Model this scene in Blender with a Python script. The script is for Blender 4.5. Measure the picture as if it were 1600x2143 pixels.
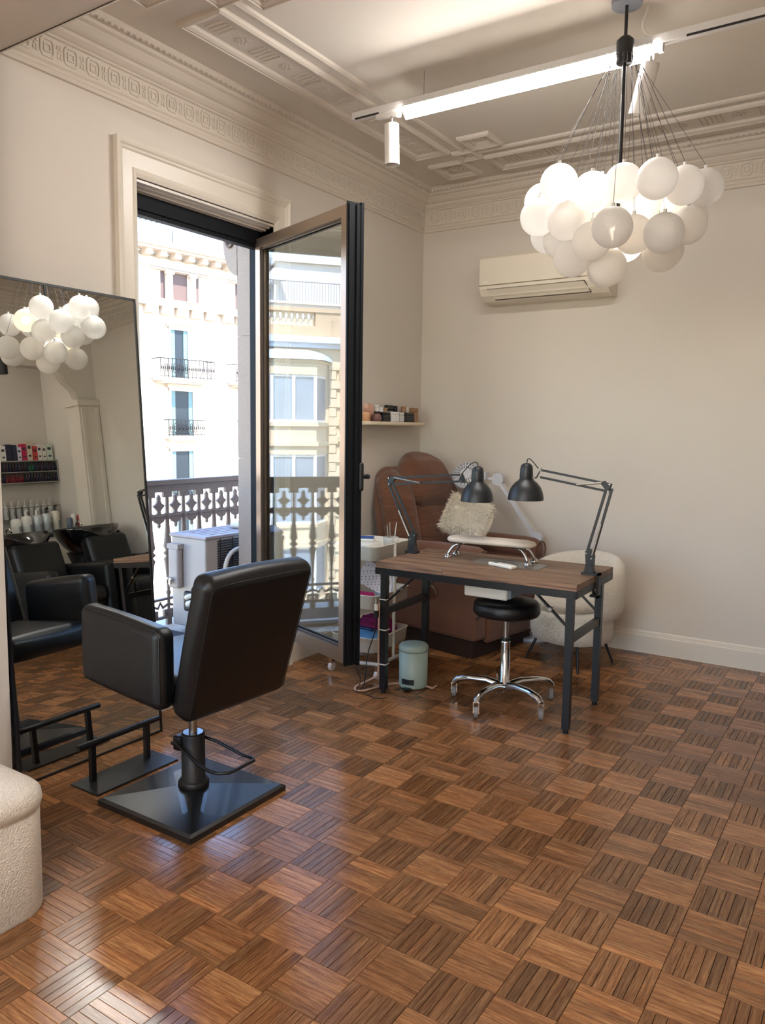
import bpy, bmesh, math, random
from mathutils import Vector, Matrix
random.seed(11)
PI = math.pi
R = math.radians
sc = bpy.context.scene
for o in list(bpy.data.objects):
    bpy.data.objects.remove(o)
COL = sc.collection

# ---------------------------------------------------------------- camera
CAM = Vector((0.0, 0.0, 1.5))
yaw, pitch, roll, FPX = -0.581157, -0.106781, 0.0131128, 1629.24
_f = Vector((math.sin(yaw) * math.cos(pitch), math.cos(yaw) * math.cos(pitch), math.sin(pitch)))
_r = Vector((math.cos(yaw), -math.sin(yaw), 0))
_u = _r.cross(_f)
RGT = _r * math.cos(roll) + _u * math.sin(roll)
UPV = -_r * math.sin(roll) + _u * math.cos(roll)
FWD = _f
cd = bpy.data.cameras.new('camera')
cam = bpy.data.objects.new('camera', cd)
COL.objects.link(cam)
m = Matrix.Identity(4)
for i in range(3):
    m[i][0], m[i][1], m[i][2], m[i][3] = RGT[i], UPV[i], -FWD[i], CAM[i]
cam.matrix_world = m
cd.sensor_fit = 'VERTICAL'
cd.sensor_height = 36.0
cd.lens = FPX / 2143.0 * 36.0
cd.clip_start = 0.05
cd.clip_end = 600
sc.camera = cam

# ---------------------------------------------------------------- sky, sun, exposure
SUN_DIR = Vector((0.52, 0.30, 0.80)).normalized()      # towards the sun
w = bpy.data.worlds.new('world')
sc.world = w
w.use_nodes = True
wn = w.node_tree
bg = wn.nodes['Background']
sky = wn.nodes.new('ShaderNodeTexSky')
sky.sky_type = 'NISHITA'
sky.sun_disc = False
sky.sun_elevation = math.asin(SUN_DIR.z)
sky.sun_rotation = math.atan2(SUN_DIR.x, SUN_DIR.y)
sky.air_density = 1.0
sky.dust_density = 0.05
sky.ozone_density = 3.5
wn.links.new(sky.outputs[0], bg.inputs[0])
bg.inputs[1].default_value = 0.75
sd = bpy.data.lights.new('sun', 'SUN')
sd.energy = 10.5
sd.angle = R(0.53)
sd.color = (1.0, 0.955, 0.90)
so = bpy.data.objects.new('sun', sd)
COL.objects.link(so)
so.rotation_euler = SUN_DIR.to_track_quat('Z', 'Y').to_euler()
so.location = (20, 10, 40)
vs = sc.view_settings
vs.view_transform = 'Standard'
vs.look = 'None'
vs.exposure = 1.3
vs.gamma = 1.0
vs.use_curve_mapping = False

# ---------------------------------------------------------------- helpers: objects
def tag(o, label=None, cat=None, group=None, kind=None):
    if label: o['label'] = label
    if cat: o['category'] = cat
    if group: o['group'] = group
    if kind: o['kind'] = kind
    return o

def thing(name, label, cat, loc=(0, 0, 0), rz=0.0, group=None, kind=None):
    o = bpy.data.objects.new(name, None)
    COL.objects.link(o)
    o.location = loc
    o.rotation_euler = (0, 0, rz)
    o.empty_display_size = 0.05
    return tag(o, label, cat, group, kind)

def link(name, me, parent=None, loc=None, rot=None):
    o = bpy.data.objects.new(name, me)
    COL.objects.link(o)
    if parent: o.parent = parent
    if loc is not None: o.location = loc
    if rot is not None: o.rotation_euler = rot
    return o

def copy_tree(o, parent=None):
    c = o.copy()
    COL.objects.link(c)
    if parent is not None:
        c.parent = parent
    for ch in list(o.children):
        copy_tree(ch, c)
    return c

# ---------------------------------------------------------------- helpers: meshes
class MB:
    """collects geometry; build() links it as one mesh object"""
    def __init__(s):
        s.v, s.f, s.sm = [], [], []
    def add(s, vs, fs, smooth=False, M=None):
        k = len(s.v)
        for p in vs:
            p = Vector(p)
            s.v.append(M @ p if M is not None else p)
        for f in fs:
            s.f.append([k + i for i in f])
            s.sm.append(smooth)
        return s
    def box(s, lo, hi, M=None):
        x0, y0, z0 = lo; x1, y1, z1 = hi
        return s.add([(x0, y0, z0), (x1, y0, z0), (x1, y1, z0), (x0, y1, z0), (x0, y0, z1), (x1, y0, z1), (x1, y1, z1), (x0, y1, z1)],
                     [(0, 3, 2, 1), (4, 5, 6, 7), (0, 1, 5, 4), (1, 2, 6, 5), (2, 3, 7, 6), (3, 0, 4, 7)], False, M)
    def bar(s, a, b, w, h=None, up=(0, 0, 1)):
        """square bar from a to b"""
        a, b = Vector(a), Vector(b)
        h = h or w
        d = (b - a); L = d.length; d.normalize()
        up = Vector(up)
        if abs(d.dot(up)) > 0.99: up = Vector((0, 1, 0))
        x = d.cross(up).normalized(); y = x.cross(d)
        M = Matrix(((x.x, y.x, d.x, a.x), (x.y, y.y, d.y, a.y), (x.z, y.z, d.z, a.z), (0, 0, 0, 1)))
        return s.box((-w / 2, -h / 2, 0), (w / 2, h / 2, L), M)
    def cyl(s, a, b, r0, r1=None, seg=14, cap=True):
        a, b = Vector(a), Vector(b)
        r1 = r0 if r1 is None else r1
        d = (b - a).normalized()
        t = Vector((0, 0, 1)) if abs(d.z) < 0.95 else Vector((1, 0, 0))
        x = d.cross(t).normalized(); y = d.cross(x)
        ring = lambda c, r: [c + (x * math.cos(2 * PI * i / seg) + y * math.sin(2 * PI * i / seg)) * r for i in range(seg)]
        s.add(ring(a, r0) + ring(b, r1), [(i, (i + 1) % seg, seg + (i + 1) % seg, seg + i) for i in range(seg)], True)
        if cap:
            s.add(ring(a, r0), [list(range(seg))[::-1]]); s.add(ring(b, r1), [list(range(seg))])
        return s
    def tube(s, pts, r, seg=8, closed=False, rads=None):
        pts = [Vector(p) for p in pts]; n = len(pts)
        rings = []; prev = None
        for i, p in enumerate(pts):
            if closed: d = pts[(i + 1) % n] - pts[i - 1]
            else: d = pts[min(i + 1, n - 1)] - pts[max(i - 1, 0)]
            d.normalize()
            if prev is None:
                t = Vector((0, 0, 1)) if abs(d.z) < 0.9 else Vector((1, 0, 0))
                x = d.cross(t).normalized()
            else:
                x = (prev - d * prev.dot(d)).normalized()
            prev = x
            y = d.cross(x); rr = rads[i] if rads else r
            rings += [p + (x * math.cos(2 * PI * k / seg) + y * math.sin(2 * PI * k / seg)) * rr for k in range(seg)]
        fs = []
        for i in range(n if closed else n - 1):
            j = (i + 1) % n
            fs += [(i * seg + k, i * seg + (k + 1) % seg, j * seg + (k + 1) % seg, j * seg + k) for k in range(seg)]
        s.add(rings, fs, True)
        if not closed:
            s.add(rings[:seg], [list(range(seg))[::-1]]); s.add(rings[-seg:], [list(range(seg))])
        return s
    def lathe(s, prof, c=(0, 0, 0), seg=24, M=None, smooth=True, arc=2 * PI):
        c = Vector(c); n = len(prof); full = abs(arc - 2 * PI) < 1e-6
        ns = seg if full else seg + 1
        vs = []
        for i in range(ns):
            a = arc * i / seg
            vs += [c + Vector((r * math.cos(a), r * math.sin(a), z)) for r, z in prof]
        fs = []
        for i in range(seg):
            j = (i + 1) % ns
            fs += [(i * n + k, j * n + k, j * n + k + 1, i * n + k + 1) for k in range(n - 1)]
        return s.add(vs, fs, smooth, M)
    def prism(s, poly, d0, d1, axis='z', M=None):
        """extrude a 2-D polygon along an axis between d0 and d1"""
        n = len(poly)
        mk = {'z': lambda p, d: (p[0], p[1], d), 'y': lambda p, d: (p[0], d, p[1]), 'x': lambda p, d: (d, p[0], p[1])}[axis]
        vs = [mk(p, d0) for p in poly] + [mk(p, d1) for p in poly]
        fs = [(i, (i + 1) % n, n + (i + 1) % n, n + i) for i in range(n)] + [list(range(n))[::-1], list(range(n, 2 * n))]
        return s.add(vs, fs, False, M)
    def rbox(s, lo, hi, r, n=4, M=None, puff=0.0):
        """box with rounded edges (radius r), optionally puffed out"""
        lo, hi = Vector(lo), Vector(hi)
        c = (lo + hi) / 2; h = (hi - lo) / 2
        r = min(r, h.x, h.y, h.z)
        vs, fs, idx = [], [], {}
        def ts(H):
            a = []
            for k in range(n + 1): a.append(-1.0 + k / n)         # corner part
            m_ = 4
            for k in range(1, m_): a.append((k / m_, 'f'))
            for k in range(n + 1): a.append(('e', k / n))
            return a
        def coord(H, t):
            if isinstance(t, tuple):
                if t[0] == 'e': return H - r, t[1]
                return -(H - r) + 2 * (H - r) * t[0], 0.0
            return -(H - r), t
        T = ts(0)
        N = len(T)
        for ax in range(3):
            for sg in (-1, 1):
                a1, a2 = (ax + 1) % 3, (ax + 2) % 3
                g = []
                for i in range(N):
                    row = []
                    for j in range(N):
                        p = [0, 0, 0]; d = [0, 0, 0]
                        p[a1], d[a1] = coord(h[a1], T[i]); p[a2], d[a2] = coord(h[a2], T[j])
                        p[ax] = sg * (h[ax] - r); d[ax] = sg
                        D = Vector((math.tan(PI / 4 * d[0]), math.tan(PI / 4 * d[1]), math.tan(PI / 4 * d[2]))).normalized()
                        P = Vector(p) + D * r
                        if puff:
                            q = 1.0
                            for b_ in (a1, a2): q *= max(0.0, 1 - (P[b_] / h[b_]) ** 2) * (1 - d[b_] ** 2)
                            P[ax] += sg * puff * q
                        key = (round(P.x, 6), round(P.y, 6), round(P.z, 6))
                        if key not in idx:
                            idx[key] = len(vs); vs.append(P + c)
                        row.append(idx[key])
                    g.append(row)
                for i in range(N - 1):
                    for j in range(N - 1):
                        q = [g[i][j], g[i + 1][j], g[i + 1][j + 1], g[i][j + 1]]
                        if sg < 0: q = q[::-1]
                        q2 = []
                        for t_ in q:
                            if t_ not in q2: q2.append(t_)
                        if len(q2) > 2: fs.append(q2)
        return s.add(vs, fs, True, M)
    def ball(s, c, r, seg=18, rings=10, sq=(1, 1, 1), M=None):
        c = Vector(c)
        vs = [c + Vector((0, 0, r * sq[2]))]
        for i in range(1, rings):
            a = PI * i / rings
            vs += [c + Vector((r * sq[0] * math.sin(a) * math.cos(2 * PI * k / seg), r * sq[1] * math.sin(a) * math.sin(2 * PI * k / seg), r * sq[2] * math.cos(a))) for k in range(seg)]
        vs.append(c - Vector((0, 0, r * sq[2])))
        fs = [(0, 1 + k, 1 + (k + 1) % seg) for k in range(seg)]
        for i in range(rings - 2):
            b0 = 1 + i * seg; b1 = b0 + seg
            fs += [(b0 + k, b1 + k, b1 + (k + 1) % seg, b0 + (k + 1) % seg) for k in range(seg)]
        L = len(vs) - 1; b0 = 1 + (rings - 2) * seg
        fs += [(b0 + k, L, b0 + (k + 1) % seg) for k in range(seg)]
        return s.add(vs, fs, True, M)
    def frame(s, x0, x1, y0, y1, prof, M=None):
        """rectangular moulding: prof = [(inset, height)...] swept round a rectangle in xy"""
        n = len(prof); vs = []
        for d, z in prof:
            vs += [(x0 + d, y0 + d, z), (x1 - d, y0 + d, z), (x1 - d, y1 - d, z), (x0 + d, y1 - d, z)]
        fs = []
        for i in range(n - 1):
            for k in range(4):
                fs.append((i * 4 + k, i * 4 + (k + 1) % 4, (i + 1) * 4 + (k + 1) % 4, (i + 1) * 4 + k))
        return s.add(vs, fs, False, M)
    def mesh(s, name, mat):
        me = bpy.data.meshes.new(name)
        me.from_pydata([tuple(v) for v in s.v], [], s.f)
        me.polygons.foreach_set('use_smooth', s.sm)
        if mat: me.materials.append(mat)
        me.update()
        return me
    def build(s, name, mat, parent=None, label=None, cat=None, group=None, kind=None, world=False, auto=False):
        if world and parent is not None:
            inv = Matrix.Translation(parent.location) @ Matrix.Rotation(parent.rotation_euler.z, 4, 'Z')
            inv = inv.inverted()
            s.v = [inv @ v for v in s.v]
        me = s.mesh(name, mat)
        if auto: fix(me)
        return tag(link(name, me, parent), label, cat, group, kind)

def fix(me):
    bm = bmesh.new(); bm.from_mesh(me)
    bmesh.ops.recalc_face_normals(bm, faces=bm.faces)
    bm.to_mesh(me); bm.free()

def bez(p0, p1, p2, p3, n=12):
    p0, p1, p2, p3 = map(Vector, (p0, p1, p2, p3))
    return [p0 * (1 - t) ** 3 + p1 * 3 * t * (1 - t) ** 2 + p2 * 3 * t * t * (1 - t) + p3 * t ** 3 for t in [i / n for i in range(n + 1)]]

# ---------------------------------------------------------------- helpers: materials
def S(r, g, b):
    """sRGB 0-255 to linear"""
    c = lambda x: (x / 255 / 12.92) if x <= 10 else ((x / 255 + 0.055) / 1.055) ** 2.4
    return (c(r), c(g), c(b), 1)

MATS = {}
def mat(name, col, rough=0.5, metal=0.0, var=0.06, vscale=6.0, bump=0.0, bscale=60.0, spec=0.5, coat=0.0, sheen=0.0, emit=None, estr=0.0, trans=0.0, detail=4.0, rvar=0.0):
    if name in MATS: return MATS[name]
    M = bpy.data.materials.new(name); M.use_nodes = True
    nt = M.node_tree; p = nt.nodes['Principled BSDF']
    tc = nt.nodes.new('ShaderNodeTexCoord')
    nz = nt.nodes.new('ShaderNodeTexNoise'); nz.inputs['Scale'].default_value = vscale; nz.inputs['Detail'].default_value = detail
    nt.links.new(tc.outputs['Object'], nz.inputs['Vector'])
    mx = nt.nodes.new('ShaderNodeMix'); mx.data_type = 'RGBA'
    c = col
    mx.inputs['A'].default_value = (c[0] * (1 - var), c[1] * (1 - var), c[2] * (1 - var), 1)
    mx.inputs['B'].default_value = (min(1, c[0] * (1 + var)), min(1, c[1] * (1 + var)), min(1, c[2] * (1 + var)), 1)
    nt.links.new(nz.outputs['Fac'], mx.inputs['Factor'])
    nt.links.new(mx.outputs['Result'], p.inputs['Base Color'])
    p.inputs['Roughness'].default_value = rough
    if rvar:
        mr = nt.nodes.new('ShaderNodeMapRange')
        mr.inputs['To Min'].default_value = max(0.02, rough - rvar); mr.inputs['To Max'].default_value = rough + rvar
        nt.links.new(nz.outputs['Fac'], mr.inputs['Value']); nt.links.new(mr.outputs['Result'], p.inputs['Roughness'])
    p.inputs['Metallic'].default_value = metal
    p.inputs['Specular IOR Level'].default_value = spec
    p.inputs['Coat Weight'].default_value = coat
    p.inputs['Sheen Weight'].default_value = sheen
    p.inputs['Transmission Weight'].default_value = trans
    if emit:
        p.inputs['Emission Color'].default_value = emit; p.inputs['Emission Strength'].default_value = estr
    if bump:
        n2 = nt.nodes.new('ShaderNodeTexNoise'); n2.inputs['Scale'].default_value = bscale; n2.inputs['Detail'].default_value = 3
        nt.links.new(tc.outputs['Object'], n2.inputs['Vector'])
        b = nt.nodes.new('ShaderNodeBump'); b.inputs['Strength'].default_value = bump; b.inputs['Distance'].default_value = 0.01
        nt.links.new(n2.outputs['Fac'], b.inputs['Height']); nt.links.new(b.outputs['Normal'], p.inputs['Normal'])
    MATS[name] = M
    return M

wall_m = mat('wall_paint', S(209, 200, 189), 0.75, var=0.025, vscale=2.0, bump=0.05, bscale=120)
plaster_m = mat('plaster_trim', S(210, 200, 186), 0.7, var=0.025, vscale=3.0, bump=0.03, bscale=90)
ceil_m = mat('ceiling_paint', S(212, 203, 190), 0.8, var=0.02, vscale=2.0)
white_m = mat('white_gloss_paint', S(216, 207, 193), 0.4, var=0.03)
black_m = mat('black_metal', S(17, 17, 20), 0.38, var=0.1, vscale=20)
satin_m = mat('black_satin', S(15, 15, 18), 0.5, var=0.1)
leather_m = mat('black_leather', S(8, 9, 12), 0.40, var=0.12, vscale=30, bump=0.08, bscale=380, spec=0.42)
chrome_m = mat('chrome', S(205, 205, 205), 0.12, 1.0, var=0.03)
steel_m = mat('brushed_steel', S(170, 165, 158), 0.3, 1.0, var=0.05, vscale=40)
wplastic_m = mat('white_plastic', S(226, 222, 212), 0.4, var=0.03)
# ================================================================ room shell
XL, YB, XR, ZC = -3.16, 5.34, 1.05, 3.28
X2 = 2.0            # far wall of the wash alcove
YN = -2.7            # wall behind the camera
DY0, DY1, DZ0, DZ1 = 2.60, 3.60, 0.20, 2.69      # balcony door opening
XO = -3.44           # outer face of the street wall

# ---- floor: mosaic parquet, every block a square of six strips
GS, GX, GY = 0.172424, -0.967295, 1.963840
wood = bpy.data.materials.new('parquet_wood'); wood.use_nodes = True
nt = wood.node_tree; p = nt.nodes['Principled BSDF']; N = nt.nodes.new; L = nt.links.new
uv = N('ShaderNodeUVMap'); uv.uv_map = 'grain'
at = N('ShaderNodeAttribute'); at.attribute_name = 'tint'
oi = N('ShaderNodeObjectInfo')
cmb = N('ShaderNodeVectorMath'); cmb.operation = 'MULTIPLY_ADD'
cmb.inputs[1].default_value = (7.0, 120.0, 1.0)
L(uv.outputs['UV'], cmb.inputs[0])
ofs = N('ShaderNodeCombineXYZ'); ml = N('ShaderNodeMath'); ml.operation = 'MULTIPLY'; ml.inputs[1].default_value = 57.0
L(oi.outputs['Random'], ml.inputs[0]); L(ml.outputs[0], ofs.inputs[2]); L(ofs.outputs[0], cmb.inputs[2])
g1 = N('ShaderNodeTexNoise'); g1.inputs['Scale'].default_value = 1.0; g1.inputs['Detail'].default_value = 5; g1.inputs['Distortion'].default_value = 0.6
L(cmb.outputs[0], g1.inputs['Vector'])
cm2 = N('ShaderNodeVectorMath'); cm2.operation = 'MULTIPLY_ADD'; cm2.inputs[1].default_value = (30.0, 420.0, 1.0)
L(uv.outputs['UV'], cm2.inputs[0]); L(ofs.outputs[0], cm2.inputs[2])
g2 = N('ShaderNodeTexNoise'); g2.inputs['Scale'].default_value = 1.0; g2.inputs['Detail'].default_value = 2
L(cm2.outputs[0], g2.inputs['Vector'])
cr = N('ShaderNodeValToRGB')
e = cr.color_ramp.elements
e[0].position = 0.30; e[0].color = S(120, 77, 46)
e[1].position = 0.72; e[1].color = S(170, 122, 78)
k = cr.color_ramp.elements.new(0.5); k.color = S(142, 97, 60)
L(g1.outputs['Fac'], cr.inputs['Fac'])
mt = N('ShaderNodeMix'); mt.data_type = 'RGBA'; mt.blend_type = 'MULTIPLY'; mt.inputs['Factor'].default_value = 1.0
L(cr.outputs['Color'], mt.inputs['A']); L(at.outputs['Color'], mt.inputs['B'])
mr = N('ShaderNodeMapRange'); mr.inputs['To Min'].default_value = 0.76; mr.inputs['To Max'].default_value = 1.20
L(oi.outputs['Random'], mr.inputs['Value'])
m3 = N('ShaderNodeMix'); m3.data_type = 'RGBA'; m3.blend_type = 'MULTIPLY'; m3.inputs['Factor'].default_value = 1.0
L(mt.outputs['Result'], m3.inputs['A']); L(mr.outputs['Result'], m3.inputs['B'])
m4 = N('ShaderNodeMix'); m4.data_type = 'RGBA'; m4.blend_type = 'MULTIPLY'
mr2 = N('ShaderNodeMapRange'); mr2.inputs['From Min'].default_value = 0.45; mr2.inputs['From Max'].default_value = 0.62; mr2.inputs['To Max'].default_value = 0.35
L(g2.outputs['Fac'], mr2.inputs['Value']); L(mr2.outputs['Result'], m4.inputs['Factor'])
L(m3.outputs['Result'], m4.inputs['A']); m4.inputs['B'].default_value = S(120, 82, 55)
L(m4.outputs['Result'], p.inputs['Base Color'])
tcw = N('ShaderNodeNewGeometry')
gn = N('ShaderNodeTexNoise'); gn.inputs['Scale'].default_value = 2.2; gn.inputs['Detail'].default_value = 4
L(tcw.outputs['Position'], gn.inputs['Vector'])
mr3 = N('ShaderNodeMapRange'); mr3.inputs['To Min'].default_value = 0.17; mr3.inputs['To Max'].default_value = 0.25
L(gn.outputs['Fac'], mr3.inputs['Value']); L(mr3.outputs['Result'], p.inputs['Roughness'])
p.inputs['Specular IOR Level'].default_value = 0.5
bp = N('ShaderNodeBump'); bp.inputs['Strength'].default_value = 0.05; bp.inputs['Distance'].default_value = 0.001
L(g2.outputs['Fac'], bp.inputs['Height']); L(bp.outputs['Normal'], p.inputs['Normal'])

def strips(vs, fs, uvs, cols, ox, oy, along, rng, tone):
    """six bevelled strips of one parquet block"""
    ws = [rng.uniform(0.92, 1.08) for _ in range(6)]
    t = sum(ws); ws = [x * GS / t for x in ws]
    a = 0.0
    for wd in ws:
        g, c = 0.0005, 0.0007
        b0, b1 = a + g, a + wd - g
        l0, l1 = g, GS - g
        k = len(vs)
        q = [(l0, b0, -0.0022), (l1, b0, -0.0022), (l1, b1, -0.0022), (l0, b1, -0.0022),
             (l0 + c, b0 + c, 0), (l1 - c, b0 + c, 0), (l1 - c, b1 - c, 0), (l0 + c, b1 - c, 0)]
        uo, vo = rng.uniform(0, 40), rng.uniform(0, 40)
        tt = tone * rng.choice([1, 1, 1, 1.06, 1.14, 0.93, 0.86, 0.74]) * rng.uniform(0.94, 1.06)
        hue = rng.uniform(-0.05, 0.05)
        for (l, b, z) in q:
            vs.append((ox + l, oy + b, z) if along == 'x' else (ox + b, oy + l, z))
        for f in ((4, 5, 6, 7), (0, 1, 5, 4), (1, 2, 6, 5), (2, 3, 7, 6), (3, 0, 4, 7)):
            f = list(f) if along == 'x' else list(f)[::-1]
            fs.append([k + i for i in f])
            for i in f:
                uvs.append((q[i][0] + uo, q[i][1] + vo))
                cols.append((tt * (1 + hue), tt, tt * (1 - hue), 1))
        a += wd

def strip_mesh(name, vs, fs, uvs, cols):
    me = bpy.data.meshes.new(name)
    me.from_pydata(vs, [], fs)
    ul = me.uv_layers.new(name='grain'); ul.data.foreach_set('uv', [c for u_ in uvs for c in u_])
    ca = me.color_attributes.new('tint', 'FLOAT_COLOR', 'CORNER'); ca.data.foreach_set('color', [c for u_ in cols for c in u_])
    me.materials.append(wood); me.update()
    return me

rng = random.Random(5)
variants = {}
for al in 'xy':
    variants[al] = []
    for i in range(18):
        vs, fs, us, cs = [], [], [], []
        strips(vs, fs, us, cs, 0, 0, al, rng, 1.16 if al == 'x' else 0.82)  # wood sheen painted into the colour
        variants[al].append(strip_mesh('parquet_block', vs, fs, us, cs))
sub = MB().box((XL - 0.05, YN, -0.06), (X2 + 0.05, YB + 0.05, -0.0035))
floor = sub.build('floor', mat('floor_bed', S(50, 32, 20), 0.8), kind='structure', label='glossy brown parquet floor of square basket-weave blocks')
cells = []
for i in range(-14, 21):
    for j in range(-28, 21):
        x0, y0 = GX + i * GS, GY + j * GS
        if x0 < XL - GS or x0 > X2 or y0 < YN - GS or y0 > YB: continue
        c = Vector((x0 + GS / 2, y0 + GS / 2, 0)) - CAM
        d = c.dot(FWD)
        vis = 0
        if d > 0.3:
            u_, v_ = 800 + FPX * c.dot(RGT) / d, 1071.5 - FPX * c.dot(UPV) / d
            if -60 < u_ < 1660 and v_ < 2210: vis = 1 / d ** 2
        cells.append((vis, i, j, x0, y0))
cells.sort(key=lambda t: -t[0])
rv, rf, ru, rc = [], [], [], []
for n_, (vis, i, j, x0, y0) in enumerate(cells):
    al = 'y' if (i + j) % 2 == 0 else 'x'
    if n_ < 300:
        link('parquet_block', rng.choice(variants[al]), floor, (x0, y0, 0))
    else:
        strips(rv, rf, ru, rc, x0, y0, al, rng, (1.16 if al == 'x' else 0.82) * rng.uniform(0.76, 1.2))  # same painted sheen by direction, plus random block tone
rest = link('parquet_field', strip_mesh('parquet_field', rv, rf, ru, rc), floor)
tag(rest, kind='stuff')

# ---- walls
WT = 0.36
def wall(name, boxes, m_=wall_m):
    b = MB()
    for lo, hi in boxes: b.box(lo, hi)
    return b.build(name, m_, kind='structure')
ND0, ND1 = -1.15, -0.15        # second balcony opening, added behind the camera to let in daylight
wall_left = wall('wall_left', [((XO, YN - 0.3, -0.06), (XL, ND0, 5.2)), ((XO, ND1, -0.06), (XL, DY0, 5.2)), ((XO, DY1, -0.06), (XL, YB + 0.3, 5.2)),
     ((XO, DY0, DZ1), (XL, DY1, 5.2)), ((XO, DY0, -0.06), (XL, DY1, DZ0)), ((XO, ND0, DZ1), (XL, ND1, 5.2)), ((XO, ND0, -0.06), (XL, ND1, DZ0))])
wall('wall_back', [((XL, YB, -0.06), (X2 + 0.3, YB + 0.3, 5.2))])
wall('wall_alcove', [((X2, YN, -0.06), (X2 + 0.3, YB, 5.2))])
FW0, FW1 = -2.9, -0.9         # window added behind the camera to light the back wall and beam
wall('wall_front', [((XL, YN - 0.3, -0.06), (FW0, YN, 5.2)), ((FW1, YN - 0.3, -0.06), (X2 + 0.3, YN, 5.2)), ((FW0, YN - 0.3, -0.06), (FW1, YN, 0.3)), ((FW0, YN - 0.3, 2.75), (FW1, YN, 5.2))])
wf = thing('added_window_1', None, None, ((FW0 + FW1) / 2, YN - 0.15, 0.3), kind='structure'); wf['label'] = 'tall window added for daylight in the wall behind the camera'
for x_ in (-0.97, 0.0, 0.97): MB().box((x_ - 0.03, -0.03, 0), (x_ + 0.03, 0.03, 2.45)).build('window_post', white_m, wf)
for z_ in (0.0, 2.39): MB().box((-1.0, -0.03, z_), (1.0, 0.03, z_ + 0.06)).build('window_rail', white_m, wf)
# partition towards the wash alcove: pier by the back wall, long pier nearer, lintel above
wall('wall_right', [((XR, 5.12, 0), (XR + 0.14, YB, 3.28)), ((XR, 1.9, 0), (XR + 0.14, 3.3, 3.28)), ((XR, 3.3, 2.62), (XR + 0.14, 5.12, 3.28))])
ceiling = wall('ceiling', [((XL, YN, ZC), (X2, YB, 5.1))], ceil_m)
wall('roof', [((XO - 0.3, YN - 0.6, 5.2), (X2 + 0.6, YB + 0.6, 5.4))], mat('roof_tile', S(150, 90, 70), 0.9))
# opening between the two rooms: beam and pier
wall('wall_beam', [((XL, 1.60, 3.0), (XR, 1.92, ZC))])
wall('wall_pier', [((XL, 1.42, 0), (-2.968, 1.752, 3.0)), ((XR - 0.25, 1.6, 0), (XR + 0.14, 1.92, 3.0))])
MB().box((XL, 1.545, 3.0), (XR, 1.60, 3.10)).box((XL, 1.57, 2.975), (XR, 1.60, 3.0)).build('trim_1', plaster_m, kind='structure', label='moulded edge along the near side of the ceiling beam')

# ---- cornice around the main room
prof = [(0.0, 2.995), (0.012, 2.998), (0.018, 3.012), (0.010, 3.024), (0.010, 3.034), (0.016, 3.040), (0.010, 3.048),
        (0.010, 3.148), (0.020, 3.152), (0.020, 3.160), (0.030, 3.166), (0.045, 3.180), (0.050, 3.192), (0.062, 3.196), (0.075, 3.205), (0.090, 3.222), (0.094, 3.226), (0.094, 3.232),
        (0.112, 3.240), (0.120, 3.252), (0.150, 3.258), (0.160, 3.268), (0.160, 3.28)]
b = MB()
b.frame(XL, XR, 1.92, YB, prof)
cornice = b.build('trim_2', plaster_m, kind='structure', label='plaster cornice with a frieze of interlocked squares under the ceiling', auto=True)
def orn():
    b = MB()
    def ring(pts, wd, h):
        n = len(pts); c = Vector((0, 0))
        inn = []
        for q in pts:
            v_ = Vector(q); inn.append(v_ * (1 - wd / v_.length))
        vs = []
        for (px, py) in pts: vs.append((px, 0, py))
        for q in inn: vs.append((q.x, 0, q.y))
        vs += [(px * 0.97, -h, py * 0.97) for px, py in pts] + [(q.x * 1.04, -h, q.y * 1.04) for q in inn]
        fs = []
        for i in range(n):
            j = (i + 1) % n
            fs += [(2 * n + i, 2 * n + j, 3 * n + j, 3 * n + i), (i, j, 2 * n + j, 2 * n + i), (3 * n + i, 3 * n + j, n + j, n + i)]
        b.add(vs, fs)
    ring([(-0.036, -0.024), (-0.024, -0.040), (0.024, -0.040), (0.036, -0.024), (0.036, 0.024), (0.024, 0.040), (-0.024, 0.040), (-0.036, 0.024)], 0.012, 0.004)
    ring([(-0.018, -0.018), (0.018, -0.018), (0.018, 0.018), (-0.018, 0.018)], 0.010, 0.0035)
    for sx, sz in ((1, 1), (1, -1)):
        b.box((0.046, -0.003, 0.018 * sz - 0.008), (0.056, 0, 0.018 * sz + 0.008))
        b.box((0.060, -0.003, 0.018 * sz - 0.011), (0.068, 0, 0.018 * sz + 0.011))
    b.box((0.050, -0.003, -0.004), (0.064, 0, 0.004))
    me = b.mesh('frieze_ornament', plaster_m); fix(me)
    return me
om = orn()
for i in range(30):
    link('frieze_ornament', om, cornice, (XL + 0.0105, 2.026 + i * 0.1145 - 0.0, 3.100), (0, 0, PI / 2))
for i in range(40):
    link('frieze_ornament', om, cornice, (XL + 0.10 + i * 0.1145, YB - 0.0105, 3.100), (0, 0, 0))
eg = MB()
def egg(c, ax):
    s_ = (0.013, 0.010, 0.013)
    eg.ball(c, 1.0, 6, 4, (0.012, 0.014, 0.013) if ax == 'y' else (0.014, 0.012, 0.013))
n_ = int((YB - 1.95) / 0.034)
for i in range(n_): egg((XL + 0.142, 1.96 + i * 0.034, 3.262), 'y')
for i in range(int((XR - XL) / 0.034)): egg((XL + 0.05 + i * 0.034, YB - 0.142, 3.262), 'x')
eg.build('egg_moulding', plaster_m, cornice, kind='stuff')

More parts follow.
